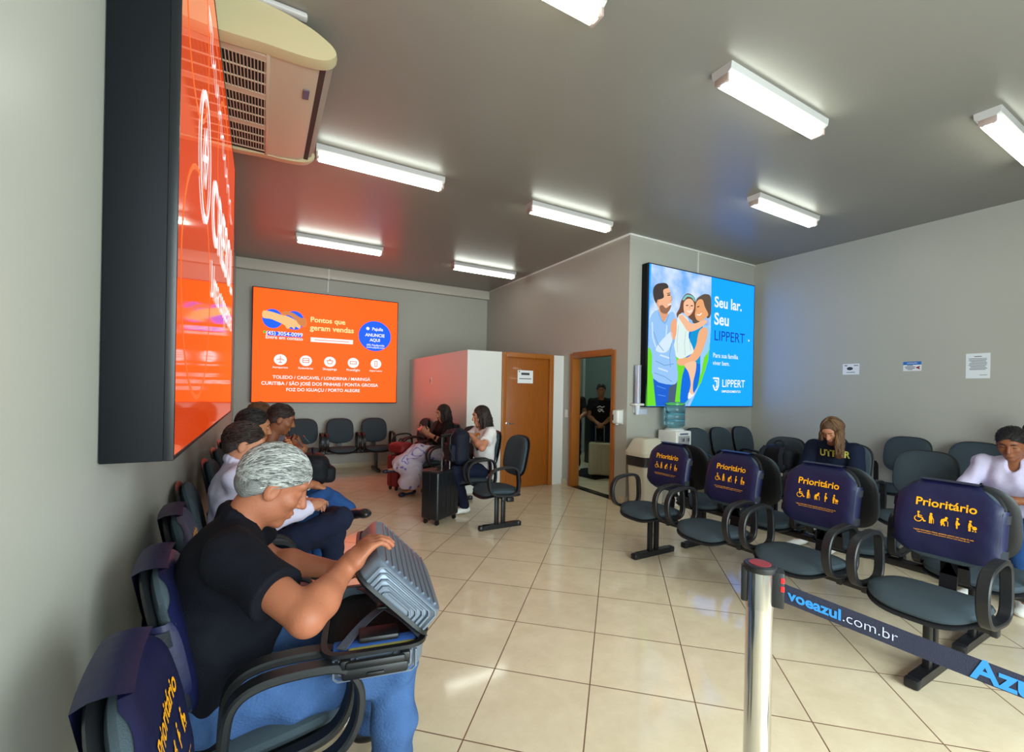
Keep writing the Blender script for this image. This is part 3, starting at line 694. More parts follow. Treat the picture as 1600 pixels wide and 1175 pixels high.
def seat_meshes():
    d = {}
    d['seat'] = pad(MB(), .47, .47, .075, seat_mid).mesh('seat', M_FABRIC)
    d['seat_shell'] = pad(MB(), .475, .475, .03, lambda a, b, t: (a + .01, b, seat_mid(a, b, 0)[2] - .036 + t), lobe=8).mesh('seat_shell', M_PLASTIC)
    d['backrest'] = pad(MB(), BW, BH, .06, lambda a, b, t: back_mid(a, b, t)).mesh('backrest', M_FABRIC)
    d['back_shell'] = pad(MB(), BW + .012, BH + .012, .024, lambda a, b, t: back_mid(a, b, t - .036), lobe=8).mesh('back_shell', M_PLASTIC)
    w = MB(); w.tube([(-.05, 0, .375), (-.20, 0, .375), (-.262, 0, .41), (-.275, 0, .50), (-.272, 0, .66)], 1.0, prof=[(-.006, -.038), (.006, -.038), (.006, .038), (-.006, .038)], up=(0, 0, 1)); d['bracket'] = w.mesh('bracket', M_STEEL)
    # armrest: closed rounded loop standing along the seat side
    A_ = catmull([(-.105, .46), (-.105, .60), (-.085, .675), (-.02, .705), (.10, .700), (.19, .675), (.235, .60), (.225, .50), (.17, .435), (.06, .415), (-.05, .415)], 5)
    prof = [(-.012, -.020), (-.006, -.025), (.006, -.025), (.012, -.020), (.012, .020), (.006, .025), (-.006, .025), (-.012, .020)]
    k = len(A_); V = []; F_ = []
    cx = sum(p[0] for p in A_) / k; cz = sum(p[1] for p in A_) / k
    for i, (x, z) in enumerate(A_):
        x0, z0 = A_[i - 1]; x1, z1 = A_[(i + 1) % k]; tx, tz = x1 - x0, z1 - z0; l = math.hypot(tx, tz); nx, nz = -tz / l, tx / l
        if (x - cx) * nx + (z - cz) * nz < 0: nx, nz = -nx, -nz
        for a, b in prof: V.append((x + nx * a, b, z + nz * a))
    n = len(prof)
    for i in range(k):
        for q in range(n): F_.append([i * n + q, i * n + (q + 1) % n, ((i + 1) % k) * n + (q + 1) % n, ((i + 1) % k) * n + q])
    w = MB(); w.raw(V, F_); w.box((.06, 0, .385), (.05, .03, .05), bev=.006)
    d['armrest'] = w.mesh('armrest', M_PLASTIC)
    return d
SM = seat_meshes()
def bench_leg():
    w = MB()
    for x in (-.055, .025): w.box((x - .02, 0, .19), (.045, .032, .32), bev=.005)
    return w.mesh('leg', M_STEEL)
LEG = bench_leg()
def foot_mesh():
    w = MB(); w.prism([(-.27, .004), (-.27, .032), (-.24, .052), (.16, .052), (.19, .032), (.19, .004)], -.028, .028)
    return w.mesh('foot', M_STEEL)
FOOT = foot_mesh()
CAPM = MB().box((0, 0, .026), (.05, .064, .052), bev=.012).mesh('foot_cap', M_PLASTIC)
def bench(label, n, pitch, x, y, rotz, dz=0.0, legs=(0, -1), group=None, order=1):
    """n seat places along local y, the first at the origin"""
    t = thing('waiting_bench', label, 'bench', (x, y, 0), rotz, group)
    for i in range(n):
        o = order * i * pitch
        s_ = link('seat', SM['seat'], t, (0, o, 0)); link('seat_shell', SM['seat_shell'], s_)
        b = link('backrest', SM['backrest'], t, (0, o, dz)); link('back_shell', SM['back_shell'], b)
        link('bracket', SM['bracket'], t, (0, o, 0))
        for q in (-1, 1): link('armrest', SM['armrest'], t, (0, o + q * .262, 0))
    a, b = sorted((0, order * (n - 1) * pitch))
    obj('beam', MB().box((-.03, (a + b) / 2, .362), (.075, b - a + .5, .045), bev=.006), M_STEEL, t)
    for i in legs:
        o = order * (i % n) * pitch
        l = link('leg', LEG, t, (0, o, 0)); f = link('foot', FOOT, l)
        for q in (-.27, .19): link('foot_cap', CAPM, f, (q, 0, 0))
    return t
# cover over a backrest, printed
PICT = {
 'wheelchair': [('d', .02, .90, .10), ('s', [(.02, .74), (.04, .42), (.34, .40), (.50, .10), (.60, .12)], .11), ('s', [(.03, .60), (.30, .58)], .08), ('s', [(a, b) for a, b in arc(.04, .26, .28, 125, 350, 14)], .08)],
 'elder': [('d', .0, .90, .11), ('s', [(0, .68), (0, .42)], .26), ('s', [(-.06, .4), (-.06, .02)], .10), ('s', [(.07, .4), (.07, .02)], .10), ('s', [(.10, .62), (.22, .40), (.24, .02)], .05)],
 'bent': [('d', .16, .78, .11), ('s', [(.10, .60), (-.10, .50), (-.14, .26)], .26), ('s', [(-.1, .3), (-.16, .03)], .12), ('s', [(-.04, .3), (.06, .03)], .11), ('s', [(.14, .56), (.30, .42), (.32, .02)], .05)],
 'pregnant': [('d', -.02, .90, .10), ('s', [(-.04, .68), (-.06, .34)], .16), ('d', .05, .44, .13), ('s', [(-.04, .34), (-.02, .02)], .12)],
 'baby': [('d', -.10, .90, .10), ('s', [(-.12, .68), (-.14, .34)], .20), ('s', [(-.16, .34), (-.16, .02)], .08), ('s', [(-.08, .34), (-.08, .02)], .08), ('s', [(-.06, .60), (.12, .40)], .09), ('d', .22, .34, .17), ('d', .12, .06, .06), ('d', .30, .06, .06)]}
def cover_proto():
    t = thing('seat_cover', '', 'seat cover')
    # front sheet following the cushion; outline: narrow top, wide sides, rounded bottom
    def half_w(v):     # v: 0 bottom .. 1 top
        if v > .78: return .222 - (v - .78) / .22 * .10
        if v < .14: return .17 + .052 * math.sin(v / .14 * PI / 2)
        return .222
    n, m = 24, 30; V = []; F_ = []
    z0, z1 = -.185, .217
    def front(y, z, off):
        t_ = back_front(y, z) + off; x, yy, zz = back_mid(y, z, t_); return (x, yy, zz)
    for j in range(m + 1):
        v = j / m; z = z0 + (z1 - z0) * v
        for i in range(n + 1):
            y = (-1 + 2 * i / n) * half_w(v)
            V.append(front(y, z, .004 + .0012 * math.sin(y * 40 + z * 23) * math.sin(z * 31)))
    for j in range(m):
        for i in range(n): a = j * (n + 1) + i; F_.append([a, a + 1, a + n + 2, a + n + 1])
    # flap over the top and down the rear
    base = m * (n + 1); prevr = base
    for zz, tt in ((.223, .028), (.228, 0.0), (.226, -.03), (.215, -.055), (.12, -.058), (.06, -.056)):
        o = len(V)
        for i in range(n + 1):
            y = (-1 + 2 * i / n) * .124; x, yy, zq = back_mid(y, zz, tt); V.append((x, yy, zq))
        for i in range(n): F_.append([prevr + i, prevr + i + 1, o + i + 1, o + i])
        prevr = o
    # side wraps
    for s_ in (-1, 1):
        o = len(V); rows = 14
        for j in range(rows + 1):
            z = -.14 + .25 * j / rows
            for yy, tt in ((.222, .0), (.236, -.012), (.238, -.034), (.215, -.054)):
                if tt == 0: V.append(front(s_ * .221, z, .004))
                else: x, y_, zq = back_mid(s_ * yy, z, tt); V.append((x, y_, zq))
        for j in range(rows):
            for i in range(3): a = o + j * 4 + i; F_.append([a, a + 1, a + 5, a + 4])
    w = MB(); w.raw(V, F_); sh = obj('cover_sheet', w, M_COVER, t, 60)
    for z in (-.11, .07):
        w = MB()
        rows = [(.222, .004), (.240, -.012), (.243, -.036), (.20, -.062), (0, -.062), (-.20, -.062), (-.243, -.036), (-.240, -.012), (-.222, .004)]
        V = []; F_ = []
        for y, tt in rows:
            for dz_ in (-.022, .022): V.append(back_mid(y, z + dz_, tt))
        for i in range(len(rows) - 1): F_.append([2 * i, 2 * i + 1, 2 * i + 3, 2 * i + 2])
        w.raw(V, F_); obj('strap', w, M_STRAP, t, 60)
    # printing
    def printed(name, vf, y, z, k):
        v, f = vf; w = MB(); w.raw([front(y + a * k, z + b * k, .0072) for a, b in v], f); obj(name, w, M_YELLOW, sh, 0)
    printed('lettering', text2d('Prioritário', .06, .018, .255), 0, .095, 1)
    for i, nm in enumerate(('wheelchair', 'elder', 'bent', 'pregnant', 'baby')):
        V = []; F_ = []
        for s_ in PICT[nm]:
            v, f = disc2(*s_[1:4]) if s_[0] == 'd' else bevelled_stroke(s_[1], s_[2])
            o = len(V); V += [(a, b - .5) for a, b in v]; F_ += [[q + o for q in p] for p in f]
        printed('pictogram', (V, F_), -.112 + i * .056, .012, .056)
    for wd_, y, z in ((.25, 0, -.062), (.22, 0, -.073)):
        v, f = text2d('Lugares reservados a idosos, gestantes, pessoas com criança de colo', .01, .01, wd_); printed('small_print', (v, f), y, z, 1)
    return t
COV0 = cover_proto(); cov_used = []
def cover(label, bench_o, i, pitch, order, dz):
    o = COV0 if not cov_used else dup(COV0); cov_used.append(o)
    a = bench_o.rotation_euler.z; off = order * i * pitch
    o.location = (bench_o.location.x - math.sin(a) * off, bench_o.location.y + math.cos(a) * off, dz); o.rotation_euler = (0, 0, a)
    return tag(o, label, 'seat cover', 'printed covers on the priority seats')
NAV = 'navy priority cover with yellow print on '
PC = .612
cA = bench('dark grey four-seat bench along the left wall, nearest the camera, under the old man', 4, PC, .012 + .07 * .612, 1.10, .07, -.018, (0, 3), order=1)
cB = bench('dark grey four-seat bench along the left wall, behind the man in the white shirt', 4, PC, -.02, 1.10 + 4 * PC, 0, .012, (0, 3), order=1)
cover(NAV + 'the empty seat at the bottom left corner', cA, 0, PC, 1, -.018)
cover(NAV + "the old man's seat, mostly hidden behind his back", cA, 1, PC, 1, -.018)
cover(NAV + 'the empty seat just beyond the old man', cA, 2, PC, 1, -.018)
PD = .653
dB = bench('dark grey four-seat bench with priority covers in the right foreground', 4, PD, 3.15, .966, PI, .03, (0, 3), order=-1)
for i, lb in enumerate(('the seat nearest the barrier belt', 'the seat before the girl in the hoodie', 'the seat before the black backpack', 'the seat nearest the rubbish bin')):
    cover(NAV + lb, dB, i, PD, -1, .03)
bench('dark grey bench back to back with the covered priority bench, mostly hidden behind it', 4, PD, 3.89, .966, 0, .02, (0, 3), order=1)
PF = .63
bench('dark grey four-seat bench carrying the black backpack and the girl in the hoodie', 4, PF, 5.10, 1.05, PI, .02, (0, 3), order=-1)
bench('dark grey bench standing against the right wall below the paper notices', 4, .60, 6.63, .53, PI, .03, (0, 3), order=-1)
bench('dark grey three-seat bench under the blue family screen', 3, .52, 5.42, 3.96, -PI / 2, .02, (0, 2), order=1)
bench('dark grey three-seat bench against the back wall under the orange screen', 3, .60, .65, 8.23, -PI / 2, -.05, (0, 2), order=1)
PB = .65
bench('dark grey three-seat bench in front of the wooden door, nearest seat empty', 3, PB, 2.255, 4.27, PI, .01, (0, 2), order=-1)
bench('dark grey three-seat bench along the pink-lit partition, holding the woman in the dark jacket', 3, PB, 2.255, 4.27 + 3 * PB, PI, .0, (0, 2), order=-1)

# ================================================================== people
def unit(v): v = A3(v); return v / np.linalg.norm(v)
def elbow_of(s, w, l1, l2, pole):
    s, w = A3(s), A3(w); d = w - s; L = np.linalg.norm(d); Lc = min(L, (l1 + l2) * .998); u = d / L
    a = (l1 * l1 - l2 * l2 + Lc * Lc) / (2 * Lc); h = math.sqrt(max(l1 * l1 - a * a, 0)); p = A3(pole); p = p - u * (p @ u); p = p / np.linalg.norm(p)
    return s + u * a + p * h
def hand(F, w, f, nrm, side, k=1.0, curl=.5, spread=.06, thumb_in=.5, curls=None):
    """palm with four jointed fingers and a thumb; f finger direction, nrm palm facing, side +1/-1 picks the thumb side"""
    w = A3(w); f = unit(f); nrm = A3(nrm); nrm = unit(nrm - f * (nrm @ f)); s = np.cross(f, nrm) * side   # towards the thumb
    F.cone(w - f * .01, w + f * .03 * k, .026 * k, .030 * k, .015, lat=s, flat=.72)
    F.cone(w + f * .03 * k, w + f * .085 * k, .019 * k, .017 * k, .012, lat=s, flat=.42)
    tips = []
    for i, (o, L) in enumerate(((.030, .070), (.010, .080), (-.010, .074), (-.029, .057))):
        c = curls[i] if curls else curl * (1 + .08 * i)
        d = unit(f + s * spread * (1.5 - i) * .7); p = w + f * .086 * k + s * o * k; r = .0092 * k * (1 if i < 3 else .88)
        ang = 0
        for j, (fr, q) in enumerate(((.45, .55), (.30, .9), (.25, .6))):
            ang += c * q; dd = d * math.cos(ang) + nrm * math.sin(ang); e = p + dd * L * fr * k
            F.cone(p, e, r, r * .92, .004 if j else .007); p = e; r *= .92
        tips.append(p)
    b = w + f * .022 * k + s * .024 * k; d1 = unit(f * .62 + s * .70 + nrm * .35 * thumb_in); m = b + d1 * .042 * k
    d2 = unit(f * .9 + s * (.35 - .5 * thumb_in) + nrm * .5 * thumb_in); e = m + d2 * .034 * k; e2 = e + unit(d2 + nrm * .15) * .024 * k
    F.cone(b, m, .0145 * k, .0115 * k, .008); F.cone(m, e, .0108 * k, .0100 * k, .004); F.cone(e, e2, .0098 * k, .0085 * k, .003)
    return tips
M_EYE = mat('eye_white', (225, 220, 215), .2); M_IRIS = mat('eye_iris', (45, 30, 22), .15); M_LIP = mat('lip_tone', (150, 84, 74), .5)
def hair_mat(name, col, tip, rough=.5):
    if name in MATS: return MATS[name]
    mat(name + '_under', tuple(int(a * .65 + b * .35) for a, b in zip(col, tip)), .65, noise=.35, nscale=70, bump=.6, bscale=150, stretch=(.3, 1, 1))
    m = mat(name, col, rough, spec=.4); nt = m.node_tree; b = nt.nodes['Principled BSDF']
    ge = nt.nodes.new('ShaderNodeNewGeometry'); rp = nt.nodes.new('ShaderNodeValToRGB')
    rp.color_ramp.elements[0].color = C(*col); rp.color_ramp.elements[1].color = C(*tip)
    nt.links.new(ge.outputs['Random Per Island'], rp.inputs['Fac']); nt.links.new(rp.outputs['Color'], b.inputs['Base Color'])
    return m
def person(label, loc, rotz, skinm, hairm, P):
    """P holds the pose in the person's own axes: x forward, y left, z up, origin on the floor under the hips"""
    t = thing('person', label, 'person', loc, rotz)
    g = P.get; S = g('size', 1.0); res = g('res', .008)
    sh, sl = g('hip_z', .54), g('lean', .1)
    p0 = A3((g('hip_x', 0), 0, sh)); a1 = A3((math.sin(sl), 0, math.cos(sl))); l2 = sl + g('hunch', .1); a2 = A3((math.sin(l2), 0, math.cos(l2)))
    tw = g('twist', 0.0); LY = A3((-math.sin(tw), math.cos(tw), 0))
    waist = p0 + a1 * .20 * S; chest = waist + a2 * .17 * S; neck = chest + a2 * .15 * S; fwd = np.cross(LY, a2)
    B = g('build', 1.0); sw = g('shoulder', .175) * S
    shd = {q: neck - a2 * .055 * S + LY * sw * q + A3(g('shrug' + ('L' if q > 0 else 'R'), (0, 0, 0))) for q in (1, -1)}
    hip = {q: p0 + LY * .088 * S * q + A3((.02, 0, -.02)) for q in (1, -1)}
    hc = A3(g('head', neck + a2 * .05 + A3((.03, 0, .14)))); pit, yaw, rol = g('head_rot', (.2, 0, 0))
    HR = np.array((Matrix.Rotation(yaw, 3, 'Z') @ Matrix.Rotation(pit, 3, 'Y') @ Matrix.Rotation(rol, 3, 'X')))
    hs = g('head_size', .97)
    hp = lambda x, y, z: hc + HR @ (A3((x, y, z)) * hs)
    hv = lambda r: A3(r) * hs
    # arms and legs
    el, wr = {}, {}
    for q, n in ((1, 'L'), (-1, 'R')):
        wr[q] = A3(g('wrist' + n, (.30, .14 * q, sh + .12))); L1, L2 = .285 * S, .25 * S
        el[q] = A3(g('elbow' + n)) if g('elbow' + n) is not None else elbow_of(shd[q], wr[q], L1, L2, g('pole' + n, (-.3, .6 * q, -.8)))
    kn, an, toe = {}, {}, {}
    for q, n in ((1, 'L'), (-1, 'R')):
        kn[q] = A3(g('knee' + n, (.43, .12 * q, sh + .0))); an[q] = A3(g('ankle' + n, (.43, .13 * q, .085))); toe[q] = A3(g('toe' + n, an[q] + A3((.15, .02 * q, -.055))))
    # ---- body, one continuous surface
    F = Field(); k = .03
    for q in (1, -1):
        F.cone(hip[q], kn[q], .072 * B * S, .050 * S, k); F.cone(kn[q], kn[q] * .65 + an[q] * .35, .047 * S, .050 * S, k); F.cone(kn[q] * .65 + an[q] * .35, an[q], .050 * S, .034 * S, k)
        F.cone(an[q] + A3((0, 0, -.02)), toe[q], .034 * S, .026 * S, .02)
    F.cone(p0, waist, .098 * B, .092 * B, k, lat=LY, flat=.74); F.cone(waist, chest, .092 * B, .104 * S, .04, lat=LY, flat=.72); F.cone(chest, neck - a2 * .07, .104 * S, .07, .04, lat=LY, flat=.62)
    for q in (1, -1): F.cone(neck - a2 * .04, shd[q], .050, .046 * S, .03)
    ar = g('arm', 1.0)
    for q in (1, -1):
        F.cone(shd[q], el[q], .046 * S * ar, .037 * S * ar, .03); m = el[q] * .68 + wr[q] * .32
        F.cone(el[q], m, .036 * S * ar, .041 * S * ar, .02); F.cone(m, wr[q], .041 * S * ar, .0255 * S * (1 + (ar - 1) * .5), .02)
    F.cone(neck - a2 * .03, hp(-.022, 0, -.055), .056 * g('neckw', 1), .051 * g('neckw', 1), .02)
    # head
    F.ell(hp(-.014, 0, .030), hv((.098, .077, .090)), .02, HR); F.ell(hp(.026, 0, -.035), hv((.066, .058, .080)), .03, HR)
    F.ell(hp(.010, 0, -.060), hv((.062, .056, .045)), .03, HR); F.ell(hp(.066, 0, -.100), hv((.022, .026, .020)), .02, HR)
    F.ell(hp(.074, 0, .040), hv((.020, .052, .022)), .02, HR)
    for q in (1, -1):
        F.ell(hp(.060, .040 * q, -.020), hv((.026, .026, .024)), .02, HR); F.ell(hp(.096, .031 * q, .018), hv((.014, .017, .010)), .012, HR, 's'); F.ell(hp(.074, .031 * q, .011), hv((.0135, .0145, .0105)), .006, HR)
        F.ell(hp(-.006, .077 * q, -.006), hv((.022, .011, .034)), .008, HR); F.ell(hp(.002, .088 * q, -.006), hv((.010, .006, .018)), .006, HR, 's')
    F.cone(hp(.090, 0, .018), hp(.113, 0, -.024), .0085 * hs, .0125 * hs, .012)
    for q in (1, -1): F.ell(hp(.099, .011 * q, -.029), hv((.010, .008, .008)), .008, HR)
    F.ell(hp(.089, 0, -.058), hv((.013, .024, .007)), .010, HR); F.ell(hp(.086, 0, -.071), hv((.013, .020, .008)), .010, HR); F.ell(hp(.104, 0, -.0645), hv((.010, .022, .0022)), .004, HR, 's')
    for q, n in ((1, 'L'), (-1, 'R')):
        f = A3(g('fing' + n, wr[q] - el[q])); F_n = A3(g('palm' + n, (0, 0, -1)))
        hand(F, wr[q], f, F_n, g('thumb' + n, -1 if q > 0 else 1), S * g('hand', 1.0), g('curl' + n, .45), .06, g('thumb_in', .5), g('curls' + n))
    body = F.build('body', skinm, t, g('body_res', res))
    for q in (1, -1):
        if pit < .3:
            w = MB(); w.sphere(hp(.0795, .031 * q, .0125), hv((.0085, .0105, .0062)), 12, 8, Matrix(HR.tolist())); w.mi = 1; w.sphere(hp(.0845, .031 * q, .0125), hv((.004, .0048, .0052)), 10, 6, Matrix(HR.tolist()))
            obj('eye', w, [M_EYE, M_IRIS], t)
        else: obj('eyelid_line', MB().tube([tuple(hp(.085 - .6 * abs(y) ** 1.2 + .004, .031 * q + y, .006 + .25 * abs(y))) for y in (-.012, -.006, 0, .006, .012)], [.0008, .0018, .002, .0018, .0008], 5), hairm, t)
        br = [hp(.092 - .35 * abs(y) ** 1.0 * .55 + .006, (.014 + y) * q, .034 + .006 * math.sin(y * 80)) for y in (0, .012, .024, .034)]
        obj('eyebrow', MB().tube([tuple(b) for b in br], [.003, .0042, .0038, .002], 6), hairm, t)
    # ---- clothes
    tm, bm_, shm = P['top'], P['bottom'], P['shoes']
    T_ = Field(); ea = .011 + g('loose', 0)
    T_.cone(p0 + A3((-.01, 0, -.035)), waist, .112 * B + ea, .100 * B + ea, k, lat=LY, flat=.74); T_.cone(waist, chest, .100 * B + ea, .108 * S + ea, .04, lat=LY, flat=.70); T_.cone(chest, neck - a2 * .07, .108 * S + ea, .072 + ea, .04, lat=LY, flat=.60)
    if g('belly'): T_.ell(waist + fwd * g('belly') * .55 - a1 * .03, (.11, .15, .14), .05)
    if g('bust'):
        for q in (1, -1): T_.ell(chest + fwd * .085 + LY * .06 * q - a2 * .005, (.055, .06, .06), .04)
    for q in (1, -1):
        T_.cone(neck - a2 * .035, shd[q], .054, .052 * S + ea * .6, .035)
        sleeve = g('sleeve', 'short')
        if sleeve == 'short':
            e = shd[q] * .36 + el[q] * .64; u = unit(el[q] - shd[q])
            T_.cone(shd[q], e + u * .10, .053 * S * ar + ea * .6, .052 * S * ar + ea, .035, end=(e, u))
        else:
            T_.cone(shd[q], el[q], .052 * S * ar + ea * .6, .045 * S * ar + ea * .6, .03)
            e = wr[q] if sleeve == 'long' else el[q] * .45 + wr[q] * .55
            T_.cone(el[q], e, .045 * S * ar + ea * .5, .033 * S * ar + ea * .5, .02, end=(e - unit(wr[q] - el[q]) * .008, wr[q] - el[q]))
    if g('neckline') == 'collar':
        T_.ell(neck + fwd * .085 + a2 * .015, (.060, .040, .095), .008, None, 's')
        nb = neck - a2 * .01
        for i in range(14):
            a = 2 * PI * i / 14; b = 2 * PI * (i + 1) / 14
            if abs(math.atan2(math.sin(a + .22), math.cos(a + .22))) < .68: continue
            pa = nb + fwd * (.060 * math.cos(a) + .008) + LY * .066 * math.sin(a) + a2 * (.030 - .022 * math.cos(a)); pb = nb + fwd * (.060 * math.cos(b) + .008) + LY * .066 * math.sin(b) + a2 * (.030 - .022 * math.cos(b))
            T_.cone(pa, pb, .0085, .0085, .008); T_.cone(pa * 1 - a2 * .022 + (pa - nb) * .12, pb - a2 * .022 + (pb - nb) * .12, .0085, .0085, .012)
    elif g('neckline') == 'hood':
        nb = neck + a2 * .0
        for i in range(12):
            a = 2 * PI * i / 12; b = 2 * PI * (i + 1) / 12
            pa = nb + fwd * .075 * math.cos(a) + LY * .085 * math.sin(a) - a2 * .03 * math.cos(a); pb = nb + fwd * .075 * math.cos(b) + LY * .085 * math.sin(b) - a2 * .03 * math.cos(b)
            T_.cone(pa, pb, .028, .028, .03)
    else: T_.ell(neck + fwd * .05 + a2 * .02, (.05, .065, .05), .02, None, 's')
    T_.wrinkle(g('wrinkle', .0035), g('wscale', 26), g('seed', 1))
    shirt = T_.build(g('top_name', 'shirt'), tm, t, g('cloth_res', res))
    if g('skirt'): g('skirt')(t, p0, hip, kn, an, bm_, res)
    else:
        G = Field(); lo = .010 + g('pants_loose', .004)
        G.cone(p0 + A3((-.01, 0, -.02)), p0 + a1 * .07, .112 * B + lo * .5, .104 * B + lo * .5, .03, lat=LY, flat=.74)
        for q in (1, -1):
            G.cone(hip[q], kn[q], .078 * B * S + lo, .058 * S + lo * .8, .03); e = an[q] + A3((0, 0, .01))
            G.cone(kn[q], kn[q] * .6 + an[q] * .4, .056 * S + lo * .8, .052 * S + lo, .02); G.cone(kn[q] * .6 + an[q] * .4, e, .052 * S + lo, .043 * S + lo, .02)
        G.wrinkle(g('pants_wr', .005), 34, g('seed', 1) + 5); G.build('trousers', bm_, t, g('cloth_res', res))
    for q in (1, -1):
        K = Field(); a, b = an[q], toe[q]; d = unit(b - a); hl = a - d * .035 + A3((0, 0, -.045)) if (abs(d[2]) < .75) else a
        up = A3((0, 0, 1)); lat = unit(np.cross(up, d)) if abs(d[2]) < .95 else A3((0, 1, 0))
        flats = g('shoe_kind', 'shoe') == 'flat'
        K.cone(a + A3((0, 0, -.035)), b, .040 if not flats else .030, .030 if not flats else .024, .02, lat=lat, flat=.86); K.ell(b + d * .015, (.045, .045, .030), .02)
        if not flats: K.cone(a + A3((0, 0, -.02)), a + A3((-.01, 0, .012)), .044, .042, .015)
        K.ell(hl, (.042, .038, .034), .02)
        K.build('shoe', shm, t, min(res, .007))
    # ---- hair
    V = []; Fc = []
    rs = random.Random(g('seed', 1)); kind = g('hair', 'short')
    Hf = Field(); cap = hv((.107, .0865, .0985)); cc = hp(-.016, 0, .034)
    Hf.ell(cc, cap, .01, HR)
    if kind == 'short':
        Hf.ell(hp(-.052, 0, -.015), hv((.062, .078, .062)), .02, HR)
        Hf.cut(hp(.078, 0, .060), HR @ A3((.62, 0, -.78)))
        for q in (1, -1): Hf.ell(hp(.0, .088 * q, -.012), hv((.026, .022, .036)), .008, HR, 's')
        Hf.ell(hp(.10, 0, .0), hv((.065, .075, .075)), .01, HR, 's')
    else:
        L = g('hair_len', .22)
        for q in (1, -1):
            L = g('hair_len', .22) * (g('right_len', 1) if q < 0 else 1)
            Hf.cone(hp(-.02, .070 * q, .02), hp(.0, .080 * q, .02) + A3(g('fall', (-.02, 0, -1))) * L * .9 + LY * .02 * q, .034 * hs, .020 * hs, .03)
            Hf.cone(hp(-.06, .040 * q, .02), hp(-.06, .045 * q, .0) + A3(g('fall', (-.02, 0, -1))) * L, .050 * hs, .030 * hs, .04)
        Hf.ell(hp(.090, 0, -.03), hv((.075, .056, .105)), .015, HR, 's')
    if kind == 'bun': Hf.ell(hp(-.12, 0, .06), (.04, .045, .045), .01)
    Hf.wrinkle(.003, 60, 3)
    Vh, Qh = Hf.mesh_data(min(res, .007)); V = Vh.tolist(); Fc = Qh.tolist(); ncap = len(Fc)
    ns = g('strands', 160)
    for i in range(ns):
        # strands lie on the cap and flow back and down
        pts = []; n_ = 7; bad = False
        lift = rs.uniform(.0002, .0055)
        if kind != 'long':
            while True:
                u = A3((rs.gauss(0, 1), rs.gauss(0, 1), rs.gauss(0, 1))); u /= np.linalg.norm(u)
                if u[2] > -.45: break
            fl = A3((-1.0, .35 * u[1] + rs.uniform(-.28, .28), -.45 + rs.uniform(-.3, .3))); st = rs.uniform(.06, .11)
        else:
            az = rs.uniform(.75, PI) * (1 if i % 2 else -1)
        for j in range(n_):
            if kind != 'long':
                if j:
                    v = fl - u * (fl @ u); u = u + v / max(np.linalg.norm(v), .3) * st; u /= np.linalg.norm(u)
            else:
                th = .10 + 1.5 * j / (n_ - 1); u = A3((math.sin(th) * math.cos(az), math.sin(th) * math.sin(az), math.cos(th)))
            l = u * (cap + lift + (.0012 * math.sin(j * 1.1 + i) if kind != 'long' else .001)) + hv((-.016, 0, .034)); x, y, z = l / hs
            if kind != 'long' and j < 5 - (i % 3) and (.62 * (x - .076) - .78 * (z - .060) > 0 or z < -.065 or (abs(x) < .028 and z < .022)): bad = True
            pts.append(hc + HR @ l)
        if bad: continue
        w = MB(); w.tube([tuple(p) for p in pts], [.0012, .0018, .0020, .0020, .0018, .0014, .0005] if kind != 'long' else [.0022, .0030, .0032, .0032, .0030, .0024, .0012], 4); o = len(V)
        V += [tuple(v) for v in w.v]; Fc += [[q + o for q in f] for f in w.f]
        if kind == 'long':
            e = pts[-1]; fall = A3(g('fall', (-.02, 0, -1))); q2 = [e]
            for j in range(1, 6): q2.append(e + fall * g('hair_len', .22) * (g('right_len', 1) if i % 2 == 0 else 1) * .95 * j / 5 + A3((.012 * math.sin(j * 1.3 + i), .010 * math.cos(j * 1.7 + i * 2), 0)) - (HR @ A3((.004, 0, 0))) * j)
            w = MB(); w.tube([tuple(p) for p in q2], [.0032, .0040, .0044, .0040, .0030, .0010], 4); o = len(V); V += [tuple(v) for v in w.v]; Fc += [[q + o for q in f] for f in w.f]
    if g('beard'):
        Bf = Field(); Bf.ell(hp(.052, 0, -.088), hv((.046, .049, .034)), .02, HR); Bf.ell(hp(.02, 0, -.075), hv((.058, .0605, .030)), .02, HR); Bf.ell(hp(.094, 0, -.046), hv((.012, .026, .006)), .008, HR)
        Bf.ell(hp(.102, 0, -.0645), hv((.012, .022, .007)), .004, HR, 's'); Bf.cut(hp(-.012, 0, 0), HR @ A3((-1, 0, 0))); Bf.wrinkle(.002, 140, 6); Bf.build('beard', MATS[hairm.name + '_under'], t, .005)
    me = bpy.data.meshes.new('hair'); me.from_pydata(V, [], Fc); me.materials.append(hairm); me.materials.append(MATS[hairm.name + '_under']); me.polygons.foreach_set('material_index', [1] * ncap + [0] * (len(Fc) - ncap)); me.polygons.foreach_set('use_smooth', [True] * len(me.polygons)); me.update(); link('hair', me, t)
    return t, shirt, body
def drape(parent, name, vf, origin, udir, vdir, ray, targets, m, off=.004):
    """lay lettering on a curved surface by casting rays on it"""
    bv = bvh_of(*targets); v, f = vf; out = []; ray = Vector(ray).normalized()
    for a, b in v:
        p = Vector(origin) + Vector(udir) * a + Vector(vdir) * b; h = bv.ray_cast(p, ray)
        out.append((h[0] - ray * off) if h[0] is not None else p + ray * .2)
    w = MB(); w.raw(out, f); return obj(name, w, m, parent, 0)

